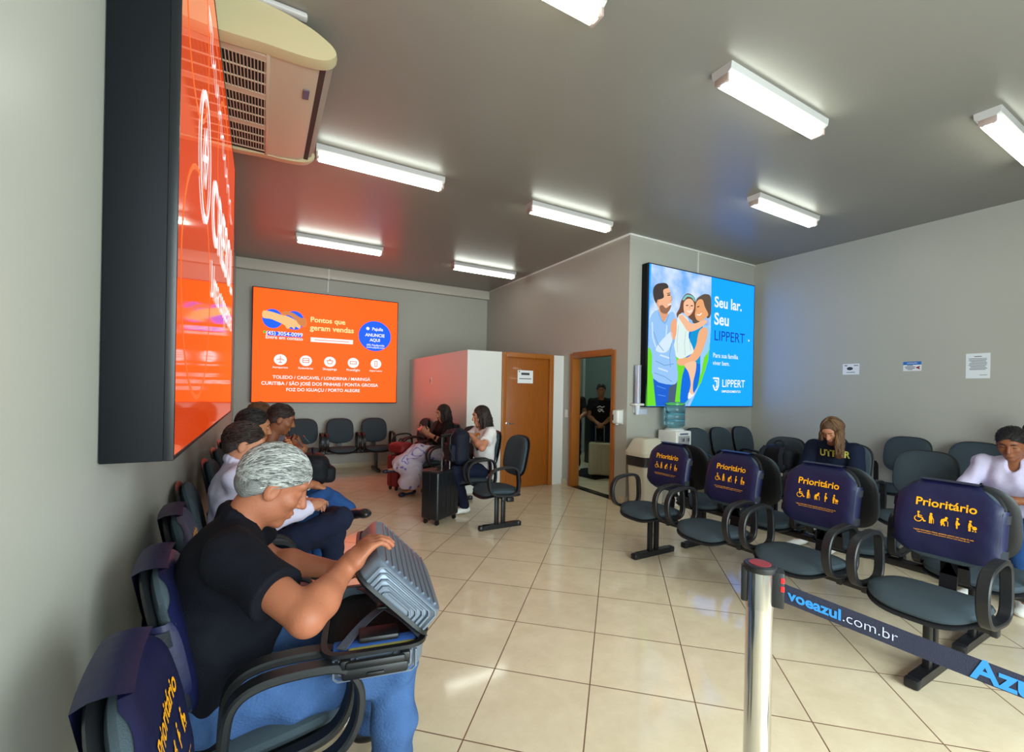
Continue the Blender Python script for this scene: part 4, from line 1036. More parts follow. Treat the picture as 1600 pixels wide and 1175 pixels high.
SKIN_T = skin('tanned_skin', (152, 92, 66)); SKIN_L = skin('light_skin', (180, 122, 94)); SKIN_M = skin('warm_skin', (160, 104, 72)); SKIN_D = skin('brown_skin', (128, 78, 52))
H_GREY = hair_mat('grey_hair', (70, 70, 69), (178, 178, 174)); H_BLACK = hair_mat('black_hair', (14, 12, 12), (34, 28, 26)); H_BROWN = hair_mat('brown_hair', (70, 48, 32), (128, 92, 58)); H_DARK = hair_mat('dark_brown_hair', (28, 20, 18), (58, 42, 36))
def cloth(name, c, n=.12, ns=40, b=.25, bs=220, r=.85): return mat(name, c, r, noise=n, nscale=ns, bump=b, bscale=bs, spec=.2)
NAVY = cloth('navy_polo_cotton', (10, 11, 20)); JEANS = cloth('blue_denim', (60, 88, 132), .45, 9, .4, 120); JEANS2 = cloth('mid_blue_denim', (38, 74, 128), .3, 30)
WHITE_S = cloth('lilac_white_shirt', (206, 200, 224), .06, 20); TROU = cloth('navy_trousers', (24, 30, 50)); GREY_S = cloth('grey_shirt', (120, 124, 140)); DNAVY = cloth('dark_navy_tee', (30, 26, 58))
BLACK_S = cloth('black_jacket_cloth', (28, 24, 26)); TEE = cloth('white_tee', (224, 220, 218), .04, 20); LILAC = cloth('lilac_blouse', (190, 182, 208), .06, 20); HOOD = cloth('navy_hoodie_fleece', (20, 28, 48), .1, 60)
SH_BLK = mat('black_leather', (20, 20, 22), .3); SH_WHT = mat('white_sneaker', (222, 220, 214), .5); SH_NAVY = mat('navy_patent', (26, 34, 56), .25)

# --- the old man in the foreground
OX, OY = -.10, 1.72
L_ = lambda x, y, z: (x - OX, y - OY, z)
old, o_shirt, _ = person('grey-haired man in a black polo and jeans leaning over an open suitcase on his lap', (OX, OY, 0), 0, SKIN_T, H_GREY, dict(
    res=.007, body_res=.0048, cloth_res=.007, hip_z=.545, hip_x=-.01, lean=-.10, hunch=.34, build=1.26, belly=.17, shoulder=.20, arm=1.22, neckw=1.18, head_size=1.04, hand=1.10,
    head=L_(.045, 1.72, 1.160), head_rot=(.52, 0, 0), hair='short', strands=7000, seed=3, neckline='collar', sleeve='short', loose=.006, wrinkle=.0055, wscale=30,
    wristR=L_(.232, 1.425, .948), elbowR=L_(.115, 1.275, .893), fingR=(.74, .10, .62), palmR=(.66, 0, -.74), curlsR=(.72, .70, .74, .8), thumb_in=.2,
    wristL=L_(.275, 1.80, .800), elbowL=L_(.03, 1.95, .83), fingL=(.8, -.3, -.1), palmL=(0, -.3, -1), curlL=.5,
    kneeR=L_(.43, 1.545, .535), ankleR=L_(.41, 1.53, .09), kneeL=L_(.43, 1.90, .535), ankleL=L_(.42, 1.92, .09),
    top=NAVY, bottom=JEANS, shoes=SH_BLK, pants_loose=.012, pants_wr=.0075, top_name='polo_shirt'))
# --- men further along the left wall
def pl(ox, oy): return lambda x, y, z: (x - ox, y - oy, z)
q = pl(-.10, 2.94)
person('dark-haired man in a white shirt and navy trousers with crossed legs, behind the old man', (-.10, 2.94, 0), 0, SKIN_L, H_DARK, dict(
    lean=-.08, hunch=.12, head=q(-.075, 2.94, 1.165), head_rot=(.28, -.05, 0), hair='short', strands=700, seed=5, neckline='collar', sleeve='long', loose=.01, wrinkle=.006, wscale=32, build=1.08, shoulder=.185,
    wristR=q(.27, 2.84, .80), wristL=q(.26, 2.99, .79), fingR=(.5, .6, .1), palmR=(-.2, 0, -1), fingL=(.5, -.7, .1), palmL=(-.2, 0, -1), curlL=.6, curlR=.6,
    kneeR=q(.44, 2.86, .70), ankleR=q(.40, 3.16, .64), toeR=q(.52, 3.22, .60), kneeL=q(.42, 3.06, .56), ankleL=q(.42, 3.06, .09), top=WHITE_S, bottom=TROU, shoes=SH_BLK))
q = pl(-.10, 3.55)
p3, _, _ = person('black-haired man in a dark navy T-shirt with one hand on his jeans knee', (-.10, 3.55, 0), 0, SKIN_M, H_BLACK, dict(
    lean=-.02, hunch=.16, head=q(-.04, 3.55, 1.215), head_rot=(.22, .05, 0), hair='short', strands=500, seed=8, neckline='crew', sleeve='short', arm=1.05, shoulder=.185,
    wristR=q(.33, 3.48, .80), fingR=(.9, -.1, -.35), palmR=(0, 0, -1), curlR=.2, wristL=q(.16, 3.60, 1.02), fingL=(.35, -.5, .55), palmL=(-.6, -.5, 0), curlL=.9,
    kneeR=q(.42, 3.47, .70), ankleR=q(.56, 3.36, .62), toeR=q(.64, 3.22, .62), kneeL=q(.42, 3.68, .56), ankleL=q(.42, 3.7, .09), top=DNAVY, bottom=JEANS2, shoes=SH_BLK))
q = pl(-.10, 4.16)
p4, _, _ = person('dark-haired man in a grey shirt leaning forward over a phone on the left bench', (-.10, 4.16, 0), 0, SKIN_D, H_DARK, dict(
    lean=.20, hunch=.22, head=q(.15, 4.16, 1.225), head_rot=(.35, -.1, 0), hair='short', strands=400, seed=9, neckline='crew', sleeve='short',
    wristR=q(.24, 4.08, .99), wristL=q(.24, 4.26, .99), poleR=(.2, -1, .1), poleL=(.2, 1, .1), fingR=(.5, .5, .5), palmR=(.1, .6, .3), fingL=(.5, -.6, .5), palmL=(.1, -.6, .3), curlL=.9, curlR=.9,
    kneeR=q(.44, 4.05, .55), kneeL=q(.44, 4.28, .55), top=GREY_S, bottom=JEANS2, shoes=SH_BLK))
person('brown-haired person at the far end of the left bench, mostly hidden behind other heads', (-.10, 4.77, 0), 0, SKIN_M, H_BROWN, dict(
    res=.010, lean=.0, hunch=.2, head=(.10, 0, 1.225), head_rot=(.2, 0, 0), hair='short', strands=120, seed=10, neckline='crew', sleeve='short', top=GREY_S, bottom=TROU, shoes=SH_BLK))
# --- women along the partition (facing -x)
def pr_(ox, oy): return lambda x, y, z: (-(x - ox), -(y - oy), z)
M_PAINT = mat('skirt_print', (196, 188, 206), .8, bump=.3, bscale=30)
nt = M_PAINT.node_tree; bs = nt.nodes['Principled BSDF']; tc = nt.nodes.new('ShaderNodeTexCoord'); nz = nt.nodes.new('ShaderNodeTexNoise'); nz.inputs['Scale'].default_value = 4.2; nz.inputs['Detail'].default_value = 1; nz.inputs['Distortion'].default_value = 1.6
rp = nt.nodes.new('ShaderNodeValToRGB'); e = rp.color_ramp.elements; e[0].position = .44; e[0].color = C(204, 196, 212); e[1].position = .62; e[1].color = C(206, 198, 214)
for pos, col in ((.53, (204, 196, 214)), (.55, (110, 98, 184)), (.57, (104, 92, 182)), (.59, (200, 192, 214))): n_ = e.new(pos); n_.color = C(*col)
nt.links.new(tc.outputs['Object'], nz.inputs['Vector']); nt.links.new(nz.outputs['Fac'], rp.inputs['Fac']); nt.links.new(rp.outputs['Color'], bs.inputs['Base Color'])
def skirt(t, p0, hip, kn, an, m, res):
    G = Field(); G.cone(p0 + A3((-.01, 0, -.02)), p0 + A3((0, 0, .08)), .118, .10, .03, lat=A3((0, 1, 0)), flat=.74)
    c = (kn[1] + kn[-1]) / 2; e = A3((an[1] + an[-1]) / 2) * .5 + kn[-1] * .22 + c * .28
    G.cone(p0 + A3((.05, 0, 0)), c + A3((.02, 0, .02)), .125, .105, .05, lat=A3((0, 1, 0)), flat=.72)
    for q in (1, -1): G.cone(hip[q], kn[q] + A3((0, 0, .02)), .09, .085, .05); G.cone(kn[q], kn[q] * .35 + an[q] * .65, .085, .085, .05)
    G.cone(c, A3((an[1] * .75 + kn[1] * .25)), .11, .13, .06, lat=A3((0, 1, 0)), flat=.75)
    G.cone(kn[-1] + A3((0, 0, -.02)), an[-1] + A3((.02, -.02, .10)), .11, .15, .05, lat=A3((0, 1, 0)), flat=.8); G.cut(an[-1] + A3((0, 0, .03)), (0, 0, -1))
    G.wrinkle(.008, 26, 4); G.build('skirt', m, t, res)
q = pr_(2.41, 6.22)
p6, sh6, _ = person('long-haired woman in a black jacket and lilac printed skirt looking at a phone', (2.41, 6.22, 0), PI, SKIN_L, H_DARK, dict(
    size=.96, lean=-.05, hunch=.16, head=q(2.36, 6.24, 1.145), head_rot=(.25, .1, 0), hair='long', hair_len=.20, fall=(-.05, 0, -1), strands=160, seed=12, neckline='crew', sleeve='half', bust=True, build=.98, shoulder=.165,
    wristL=q(2.10, 6.14, .86), wristR=q(2.10, 6.36, .87), fingL=(.6, .2, .5), palmL=(.1, -.5, .6), fingR=(.6, -.3, .5), palmR=(.1, .5, .6), curlL=.8, curlR=.8,
    kneeL=q(1.98, 6.16, .60), ankleL=q(1.70, 6.30, .37), toeL=q(1.56, 6.34, .33), kneeR=q(2.0, 6.30, .55), ankleR=q(1.86, 6.12, .085), toeR=q(1.73, 6.10, .035),
    shoe_kind='flat', skirt=skirt, top=BLACK_S, bottom=M_PAINT, shoes=SH_NAVY, top_name='jacket'))
q = pr_(2.41, 4.90)
p7, sh7, _ = person('curly-haired woman in a white printed T-shirt with a dark backpack on her lap', (2.41, 4.90, 0), PI, SKIN_L, H_DARK, dict(
    size=.97, lean=-.04, hunch=.14, head=q(2.34, 4.90, 1.18), head_rot=(.18, -.1, 0), hair='long', hair_len=.19, fall=(-.12, 0, -1), strands=160, seed=14, neckline='crew', sleeve='short', bust=True, build=1.12, arm=1.12, loose=.006,
    wristL=q(2.16, 4.78, .97), wristR=q(2.16, 4.98, .97), poleL=(-.5, 1, -.6), poleR=(-.5, -1, -.6), fingL=(.5, -.7, .2), palmL=(.2, -.2, -.9), fingR=(.5, .7, .2), palmR=(.2, .2, -.9), curlL=.7, curlR=.7,
    kneeL=q(1.98, 4.80, .55), ankleL=q(2.16, 4.93, .09), kneeR=q(1.98, 5.0, .55), ankleR=q(2.12, 5.10, .09), toeL=q(2.02, 4.95, .04), toeR=q(1.98, 5.10, .04), top=TEE, bottom=TROU, shoes=SH_WHT, top_name='t_shirt'))
# --- right hand side
q = pr_(5.20, 2.31)
p8, sh8, b8 = person('girl with long brown hair and a navy hoodie, head bowed, on the right side', (5.20, 2.31, 0), PI, SKIN_L, H_BROWN, dict(
    size=.98, lean=.10, hunch=.30, head=q(4.90, 2.25, 1.165), head_rot=(.62, .0, .0), hair='long', hair_len=.28, right_len=.4, fall=(.05, .02, -1), strands=260, seed=16, neckline='hood', sleeve='long', loose=.02, arm=1.1, shoulder=.19,
    wristL=q(4.80, 2.20, .64), wristR=q(4.80, 2.42, .64), fingL=(.6, -.4, 0), fingR=(.6, .4, 0), palmL=(0, 0, 1), palmR=(0, 0, 1), top=HOOD, bottom=JEANS2, shoes=SH_WHT, top_name='hoodie'))
q = pr_(5.20, 1.07)
p9, sh9, b9 = person('woman with tied black hair in a lilac shirt at the right edge, looking down', (5.20, 1.07, 0), PI, SKIN_D, H_BLACK, dict(
    size=.98, lean=.08, hunch=.16, head=q(5.00, 1.07, 1.165), head_rot=(.42, .05, 0), hair='short', strands=500, seed=18, neckline='collar', sleeve='half', loose=.012, wrinkle=.006, wscale=32, bust=True, shoulder=.18,
    wristL=q(4.84, 1.02, .76), wristR=q(4.86, 1.14, .755), fingL=(.4, -.8, 0), fingR=(.3, .8, 0), palmL=(-.2, 0, -1), palmR=(-.2, 0, -1), poleL=(-.3, 1, -.5), poleR=(-.3, -1, -.5),
    top=LILAC, bottom=JEANS2, shoes=SH_WHT))
q = pr_(6.73, 1.13)
person('dark-haired person by the right wall, almost out of the picture', (6.73, 1.13, 0), PI, SKIN_M, H_BLACK, dict(res=.010, head=q(6.52, 1.24, 1.17), head_rot=(.2, 0, 0), hair='short', strands=100, seed=20, neckline='crew', sleeve='long', top=DNAVY, bottom=TROU, shoes=SH_BLK))
# --- people in the passage, standing and facing the waiting room
def standing(label, x, y, rz, hz, topm, botm, shoem, seed, **kw):
    d = dict(res=.010, hip_z=.88 * hz / 1.66, size=hz / 1.70, lean=.0, hunch=.04, head=(.03, 0, hz - .125), head_rot=(.15, 0, 0), hair='short', strands=100, seed=seed, neckline='crew', sleeve='short',
             kneeL=(.03, .10, .47), kneeR=(.03, -.10, .47), ankleL=(0, .11, .085), ankleR=(0, -.11, .085), top=topm, bottom=botm, shoes=shoem)
    d.update(kw); return person(label, (x, y, 0), rz, SKIN_M, H_BLACK, d)
PA = math.atan2(-6.3, -5.45)
p11, sh11, b11 = standing('person in a black printed T-shirt standing in the open doorway behind a beige suitcase', 5.43, 6.28, PA, 1.66, BLACK_S, TROU, SH_WHT, 22,
    wristL=(.20, .05, .93), wristR=(.20, -.06, .95), fingL=(.6, -.6, -.2), palmL=(-.3, 0, -1), fingR=(.6, .5, -.3), palmR=(-.3, 0, -1))
standing('person in black clothes standing farther back in the dim passage', 5.30, 6.95, PA, 1.68, BLACK_S, TROU, SH_WHT, 24)

# ================================================================== things people carry
M_SUIT = mat('silver_blue_shell', (104, 114, 128), .32, metal=.35, noise=.05); M_LINING = mat('black_lining', (20, 20, 24), .8, bump=.2, bscale=120); M_ZIP = mat('black_zip_trim', (18, 18, 21), .45)
# open suitcase: local x from the man's side to the hinge, y away from the camera along the hinge, z up
ca = -.20
case = thing('suitcase', 'open ribbed silver suitcase resting on the lap of the old man', 'suitcase', (.312, 1.352, .634), ca)
CWX, CLY, CD = .30, .46, .085
def shell(mb, R, sgn, ribs=True):
    """half shell, open side at z=0, outside towards sgn*z; R maps local to parent"""
    n = 40; se = superellipse(n, 7); rows = [(1.0, 0), (1.0, .35), (.985, .75), (.95, .93), (.86, 1.0), (.4, 1.0)]
    V = []; F_ = []
    def out(i, r, d):
        x, y = se[i % n]; return R @ Vector((x * CWX / 2 * r, y * CLY / 2 * r + CLY / 2, sgn * d * CD))
    for r, d in rows: V += [out(i, r, d) for i in range(n)]
    k = len(rows)
    for j in range(k - 1):
        for i in range(n): F_.append([j * n + i, j * n + (i + 1) % n, (j + 1) * n + (i + 1) % n, (j + 1) * n + i])
    F_.append([(k - 1) * n + i for i in range(n)])
    o = len(V)                      # inner wall
    for r, d in ((.97, 0), (.96, .85), (.5, .93)): V += [out(i, r, d) for i in range(n)]
    for i in range(n): F_.append([i, (i + 1) % n, o + (i + 1) % n, o + i])
    for j in range(2):
        for i in range(n): F_.append([o + j * n + i, o + j * n + (i + 1) % n, o + (j + 1) * n + (i + 1) % n, o + (j + 1) * n + i])
    F_.append([o + 2 * n + i for i in range(n)])
    mb.raw(V, F_)
    if ribs:
        # raised ribs on the two end walls, nested round the corner, and along the big face
        for e in (0, 1):
            y = -.003 if e == 0 else CLY + .003
            for q in range(5):
                ins = .012 + q * .016; x0, x1 = -CWX / 2 + ins + .02, CWX / 2 - ins - .02; d0, d1 = .18, .92 - q * .14
                pts = [(x0, y, sgn * CD * d0), (x0, y, sgn * CD * (d1 - .12)), (x0 + .012, y, sgn * CD * d1), (x1 - .012, y, sgn * CD * d1), (x1, y, sgn * CD * (d1 - .12)), (x1, y, sgn * CD * d0)]
                mb.tube([R @ Vector(p) for p in pts], .0042, 6)
        for q in range(9):
            x = -CWX / 2 + .045 + q * (CWX - .09) / 8
            mb.tube([R @ Vector((x, .03, sgn * CD * 1.0)), R @ Vector((x, CLY - .03, sgn * CD * 1.0))], .005, 6)
def rim(R, off):
    w = MB(); se = superellipse(48, 7); w.tube([R @ Vector((x * CWX / 2 * 1.01, y * CLY / 2 * 1.01 + CLY / 2, off)) for x, y in se], 1.0, closed=True, prof=[(-.006, -.009), (.006, -.009), (.006, .009), (-.006, .009)], up=None); return w
RB = Matrix.Translation((0, 0, CD))
w = MB(); shell(w, RB, -1); b = obj('base_shell', w, M_SUIT, case)
obj('zip_trim', rim(RB, -.004), M_ZIP, b)
LA = math.radians(132)      # lid opened about the hinge on the +x edge
hinge = Matrix.Translation((CWX / 2, 0, CD + .006)) @ Matrix.Rotation(math.radians(45), 4, 'Y') @ Matrix.Translation((-CWX / 2, 0, 0))
w = MB(); shell(w, hinge, 1); lid = obj('lid_shell', w, M_SUIT, case)
obj('zip_trim', rim(hinge, .004), M_ZIP, lid)
w = MB(); se = superellipse(40, 7); w.raw([RB @ Vector((x * CWX / 2 * .95, y * CLY / 2 * .95 + CLY / 2, -.03 + .012 * math.sin(x * 5) * math.cos(y * 4))) for x, y in se], [list(range(40))]); obj('lining', w, M_LINING, case)
w = MB(); w.raw([hinge @ Vector((x * CWX / 2 * .95, y * CLY / 2 * .95 + CLY / 2, .012)) for x, y in se], [list(range(40))]); obj('lid_lining', w, M_LINING, lid)
def bandp(p, q, wd_, nm, m, par):
    p, q = Vector(p), Vector(q); w = MB(); n = 10; pts = [p.lerp(q, i / n) + Vector((0, 0, .012 * math.sin(PI * i / n))) for i in range(n + 1)]
    w.tube(pts, 1.0, prof=[(-.0015, -wd_ / 2), (.0015, -wd_ / 2), (.0015, wd_ / 2), (-.0015, wd_ / 2)], up=(0, 0, 1)); return obj(nm, w, m, par)
M_BAND = mat('grey_luggage_strap', (74, 78, 92), .7, bump=.2, bscale=300)
bandp((-.10, .03, CD - .004), (.03, .24, CD + .01), .03, 'strap', M_BAND, case); bandp((.145, .03, CD - .004), (.03, .24, CD + .01), .03, 'strap', M_BAND, case); bandp((-.05, .44, CD), (.03, .24, CD + .01), .03, 'strap', M_BAND, case)
obj('buckle', MB().box((.03, .24, CD + .014), (.05, .05, .014), bev=.005), M_ZIP, case)
w = MB(); w.tube(catmull([(-.085 + 0, -.010, .072), (0, -.034, .074), (.085, -.010, .072)], 4)[:-4], 1.0, prof=[(-.012, -.006), (.012, -.006), (.012, .006), (-.012, .006)], up=(0, 0, 1)) if False else w.box((0, -.022, .060), (.17, .018, .024), bev=.008); w.box((-.085, -.010, .060), (.03, .026, .028), bev=.006); w.box((.085, -.010, .060), (.03, .026, .028), bev=.006)
obj('grab_handle', w, M_ZIP, case)
w = MB(); w.box((.0, -.010, .028), (.19, .018, .034), bev=.010); w.box((.0, -.020, .026), (.05, .01, .010), bev=.003); obj('trolley_grip', w, M_ZIP, case)
for x in (-.14, .14):
    for y in (.06,): pass
fold = mat('folded_blue_cloth', (40, 80, 150), .85, bump=.3, bscale=40); foldy = mat('folded_yellow_cloth', (190, 178, 96), .85, bump=.3, bscale=40)
def lying(name, label, cat, mb, m, loc, rz):
    o = obj(name, mb, m); o.location = loc; o.rotation_euler = (0, 0, rz); return tag(o, label, cat)
def in_case(x, y, z): 
    v = Matrix.Rotation(ca, 3, 'Z') @ Vector((x, y, z)); return (case.location.x + v.x, case.location.y + v.y, case.location.z + v.z)
lying('folded_garment', 'blue folded garment inside the open suitcase', 'clothing', MB().box((0, 0, 0), (.25, .045, .02), bev=.008), fold, in_case(.0, .062, CD - .014), ca)
lying('folded_garment', 'yellow folded garment edge beside the blue one in the open suitcase', 'clothing', MB().box((0, 0, 0), (.20, .022, .018), bev=.006), foldy, in_case(.02, .034, CD - .018), ca)
lying('pouch', 'black zipped pouch at the near end of the open suitcase', 'pouch', MB().box((0, 0, 0), (.12, .07, .02), bev=.008), M_ZIP, in_case(.01, .07, CD + .009), ca)

# upright trolley cases
def trolley(label, x, y, rz, w_, d_, h_, m, handle, ribs=4):
    t = thing('suitcase', label, 'suitcase', (x, y, 0), rz); w = MB(); w.box((0, 0, .055 + h_ / 2), (d_, w_, h_), bev=.03, seg=4)
    for i in range(ribs):
        y_ = -w_ / 2 + w_ * (i + 1) / (ribs + 1)
        for s_ in (-1, 1): w.box((s_ * (d_ / 2), y_, .055 + h_ / 2), (.008, .014, h_ * .80), bev=.003)
    obj('shell', w, m, t)
    w = MB(); w.box((0, 0, .055 + h_ / 2), (.012, w_ + .006, h_ + .006), bev=.004); obj('zip_trim', w, M_ZIP, t)
    for sx in (-1, 1):
        for sy in (-1, 1):
            w = MB(); w.cyl((sx * (d_ / 2 - .04), sy * (w_ / 2 - .045) - .011, .025), (sx * (d_ / 2 - .04), sy * (w_ / 2 - .045) + .011, .025), .025, 14); w.box((sx * (d_ / 2 - .04), sy * (w_ / 2 - .045), .05), (.04, .036, .03), bev=.006); obj('wheel', w, M_ZIP, t)
    if handle:
        w = MB()
        for s_ in (-1, 1): w.cyl((-d_ / 2 + .05, s_ * .075, h_ + .05), (-d_ / 2 + .05, s_ * .075, h_ + .05 + handle), .010, 10)
        hd = obj('trolley_handle', w, M_CHROME, t); w = MB(); w.box((-d_ / 2 + .05, 0, h_ + .06 + handle), (.03, .19, .03), bev=.01); obj('grip', w, M_ZIP, hd)
    w = MB(); w.tube([(-.0, -.07, h_ + .055), (0, -.06, h_ + .075), (0, .06, h_ + .075), (0, .07, h_ + .055)], .009, 8); obj('carry_handle', w, M_ZIP, t)
    return t
bs_ = trolley('black hard-shell cabin suitcase with extended handle on the floor before the seated women', 1.80, 4.80, PI / 2 + .55, .40, .24, .54, mat('black_hard_shell', (24, 26, 30), .28), .38)
obj('side_handle', MB().box((.0, -.207, .34), (.03, .02, .12), bev=.008), M_ZIP, bs_); obj('lock', MB().box((.03, -.204, .42), (.018, .01, .05), bev=.004), M_CHROME, bs_)
RED = mat('red_case_cloth', (120, 22, 26), .55, bump=.2, bscale=120)
trolley('red cabin suitcase on the floor beside the woman in the skirt', 1.85, 6.62, PI / 2 + .4, .36, .22, .46, RED, 0)
def soft_bag(name, label, cat, loc, rz, half, m, strap=None, pocket=True, hnd=True, seed=0):
    t = thing(name, label, cat, loc, rz); F = Field(); hx, hy, hz_ = half
    F.rbox((0, 0, hz_), half, min(half) * .75, .02); F.ell((0, 0, hz_ * 1.25), (hx * .98, hy * .98, hz_ * .80), .03)
    F.wrinkle(.006, 22, seed); F.build('main_compartment', m, t, .009)
    if pocket:
        F = Field(); F.rbox((hx * .95, 0, hz_ * .70), (hx * .45, hy * .78, hz_ * .52), hx * .3, .02); F.wrinkle(.004, 30, seed + 2); F.build('front_pocket', m, t, .008)
    if hnd: obj('handle', MB().tube(catmull([(0, -.05, hz_ * 2), (0, -.03, hz_ * 2 + .045), (0, .03, hz_ * 2 + .045), (0, .05, hz_ * 2)], 4)[:-4], .009, 8), M_STRAP, t)
    if strap:
        for s_ in (-1, 1):
            obj('shoulder_strap', MB().tube([(strap * hx * .9, s_ * hy * .5, hz_ * 1.95), (strap * (hx + .045), s_ * hy * .55, hz_ * 1.6), (strap * (hx + .05), s_ * hy * .62, hz_ * .9), (strap * hx * .95, s_ * hy * .75, hz_ * .25)], 1.0, prof=[(-.004, -.022), (.004, -.022), (.004, .022), (-.004, .022)], up=(1, 0, 0)), M_STRAP, t)
    return t
BAGC = cloth('black_nylon', (20, 21, 26), .2, 80, .3, 200, .6); BAGN = cloth('navy_black_nylon', (22, 26, 40), .2, 80, .3, 200, .6)
soft_bag('handbag', 'soft red bag lying on top of the red suitcase', 'bag', (1.85, 6.62, .535), .4, (.13, .17, .08), RED, None, False, True, 3)
soft_bag('backpack', 'dark backpack held on the lap of the woman in the white T-shirt', 'backpack', (2.03, 4.86, .635), PI, (.10, .17, .20), BAGN, 1, True, True, 5)
bp_ = soft_bag('backpack', 'black backpack with a white tag standing on a seat in the right rear row', 'backpack', (5.12, 2.88, .47), PI, (.12, .19, .235), BAGC, 1, True, True, 7)
obj('tag', MB().box((.17, .10, .17), (.004, .075, .035), bev=.001), M_PAPER, bp_)
soft_bag('bag', 'black bag on the lap of the man with the phone', 'bag', (.40, 4.16, .665), 0, (.12, .17, .13), BAGC, None, True, True, 9)
def phone(label, loc, R):
    t = thing('phone', label, 'phone', loc); t.rotation_euler = R
    obj('case', MB().box((0, 0, 0), (.074, .150, .009), bev=.004), M_BLACK, t); obj('display', MB().box((0, 0, .0047), (.067, .142, .001)), mat('phone_glass', (16, 18, 22), .08, emit=(60, 66, 80), estr=.25), t); return t
phone('phone held by the woman in the black jacket', (2.02, 6.25, .93), (.0, -.9, 0))
phone('phone in the hands of the man in the grey shirt', (.345, 4.16, 1.05), (0, .9, 0))
phone('phone held close by the man in the dark navy T-shirt', (.245, 3.53, 1.10), (0, 1.0, 0))
tc_ = trolley('beige suitcase held upright in front of the person in the doorway', 5.22, 6.05, math.atan2(-6.05, -5.22), .38, .24, .56, mat('beige_hard_shell', (170, 160, 130), .4), .30)

# print on the T-shirt, hoodie letters
YEL2 = mat('hoodie_letters', (214, 206, 96), .7); ORG = mat('tee_print', (214, 140, 40), .7); PUR = mat('tee_print_dark', (70, 50, 90), .7)
drape(p8, 'lettering', text2d('UTFPR', .11, .03, .27), (.55, .045, .93), (0, 1, 0), (.25, 0, .97), (-1, 0, .0), [sh8], YEL2)
def blob(pts): return (catmull(pts, 4), [list(range(len(pts) * 4))])
drape(p7, 'print', blob([(-.05, .05), (.04, .06), (.07, .0), (.02, -.03), (.05, -.08), (-.01, -.06), (-.05, -.02)]), (.55, .03, .92), (0, 1, 0), (0, 0, 1), (-1, 0, 0), [sh7], ORG)
drape(p7, 'print', blob([(-.02, -.05), (.04, -.06), (.05, -.12), (.01, -.15), (-.03, -.11)]), (.55, .03, .92), (0, 1, 0), (0, 0, 1), (-1, 0, 0), [sh7], PUR, .005)
for st in ([(-.06, .03), (-.02, .05), (.02, .03), (.06, .045)], [(-.05, -.02), (-.02, -.05), (.01, -.02), (.05, -.05)], [(-.03, .0), (.03, -.01)]):
    drape(p11, 'print', bevelled_stroke(st, .018), (.5, 0, 1.20), (0, 1, 0), (0, 0, 1), (-1, 0, 0), [sh11], M_PAPER)

# ================================================================== fittings on the front wall and alcove
# water cooler with its bottle
wx, wy = 4.95, 4.20
wc = thing('water_cooler', 'white water cooler standing by the front wall under the family screen', 'water cooler', (wx, wy, 0), -PI / 2)
w = MB(); w.box((0, 0, .50), (.32, .30, 1.0), bev=.02, seg=3); obj('cabinet', w, M_WHITE, wc)
obj('tap_recess', MB().box((.158, 0, .87), (.012, .22, .13), bev=.005), mat('cooler_grey', (150, 152, 156), .4), wc)
for y in (-.05, .05): obj('tap', MB().cyl((.16, y, .90), (.20, y, .90), .012, 10).cyl((.195, y, .90), (.195, y, .865), .009, 10), M_CHROME, wc)
obj('drip_tray', MB().box((.175, 0, .77), (.05, .20, .02), bev=.005), mat('cooler_grey', (150, 152, 156), .4), wc)
obj('badge', MB().box((.161, 0, .96), (.004, .16, .025), bev=.001), mat('cooler_badge', (96, 110, 130), .3), wc)
obj('collar', MB().lathe([(.13, .995), (.13, 1.01), (.10, 1.03), (.07, 1.035)], 32), M_WHITE, wc)
bt = thing('water_bottle', 'large blue water bottle upside down on the water cooler', 'water bottle', (wx, wy, 1.02))
w = MB(); w.lathe([(.03, .0), (.05, .012), (.11, .03), (.133, .055), (.135, .10), (.128, .11), (.128, .125), (.135, .135), (.135, .19), (.128, .20), (.128, .215), (.135, .225), (.135, .30), (.125, .315), (.133, .325), (.130, .355), (.10, .368), (.04, .362)], 40)
obj('bottle_wall', w, mat('blue_water_plastic', (150, 208, 226), .06, trans=.9, noise=.02, ior=1.33), bt)
obj('bottle_bands', MB().lathe([(.136, .112), (.1375, .118), (.136, .124)], 40, cap=False).lathe([(.136, .202), (.1375, .208), (.136, .214)], 40, cap=False), mat('bottle_band', (70, 150, 176), .2), bt)
# swing-lid bin
bn = thing('rubbish_bin', 'beige swing-lid rubbish bin in the corner beside the doorway', 'bin', (4.40, 4.18, 0))
BGE = mat('beige_bin_plastic', (206, 198, 176), .4)
def rrect(hx, hy, z, n=40, e=6): return [(x * hx, y * hy, z) for x, y in superellipse(n, e)]
def loft(mb, rings):
    n = len(rings[0]); V = [p for r in rings for p in r]; F_ = []
    for i in range(len(rings) - 1):
        for q in range(n): F_.append([i * n + q, i * n + (q + 1) % n, (i + 1) * n + (q + 1) % n, (i + 1) * n + q])
    F_ += [list(range(n))[::-1], [(len(rings) - 1) * n + q for q in range(n)]]; return mb.raw(V, F_)
obj('body', loft(MB(), [rrect(.165, .145, 0), rrect(.17, .15, .02), rrect(.205, .175, .70)]), BGE, bn)
obj('bag_edge', loft(MB(), [rrect(.205, .177, .57), rrect(.214, .186, .565), rrect(.218, .19, .70), rrect(.209, .18, .70)]), mat('black_bag_edge', (40, 34, 32), .35, bump=.5, bscale=30), bn)
ld = obj('lid', loft(MB(), [rrect(.222, .195, .69), rrect(.225, .198, .735), rrect(.21, .185, .76), rrect(.15, .12, .90), rrect(.13, .10, .915)]), BGE, bn)
w = MB(); V = [(.17, -.02, 0)]
obj('swing_flap', MB().box((0, -.128, .835), (.22, .012, .13), Matrix.Rotation(-.45, 3, 'X'), bev=.006), BGE, ld)
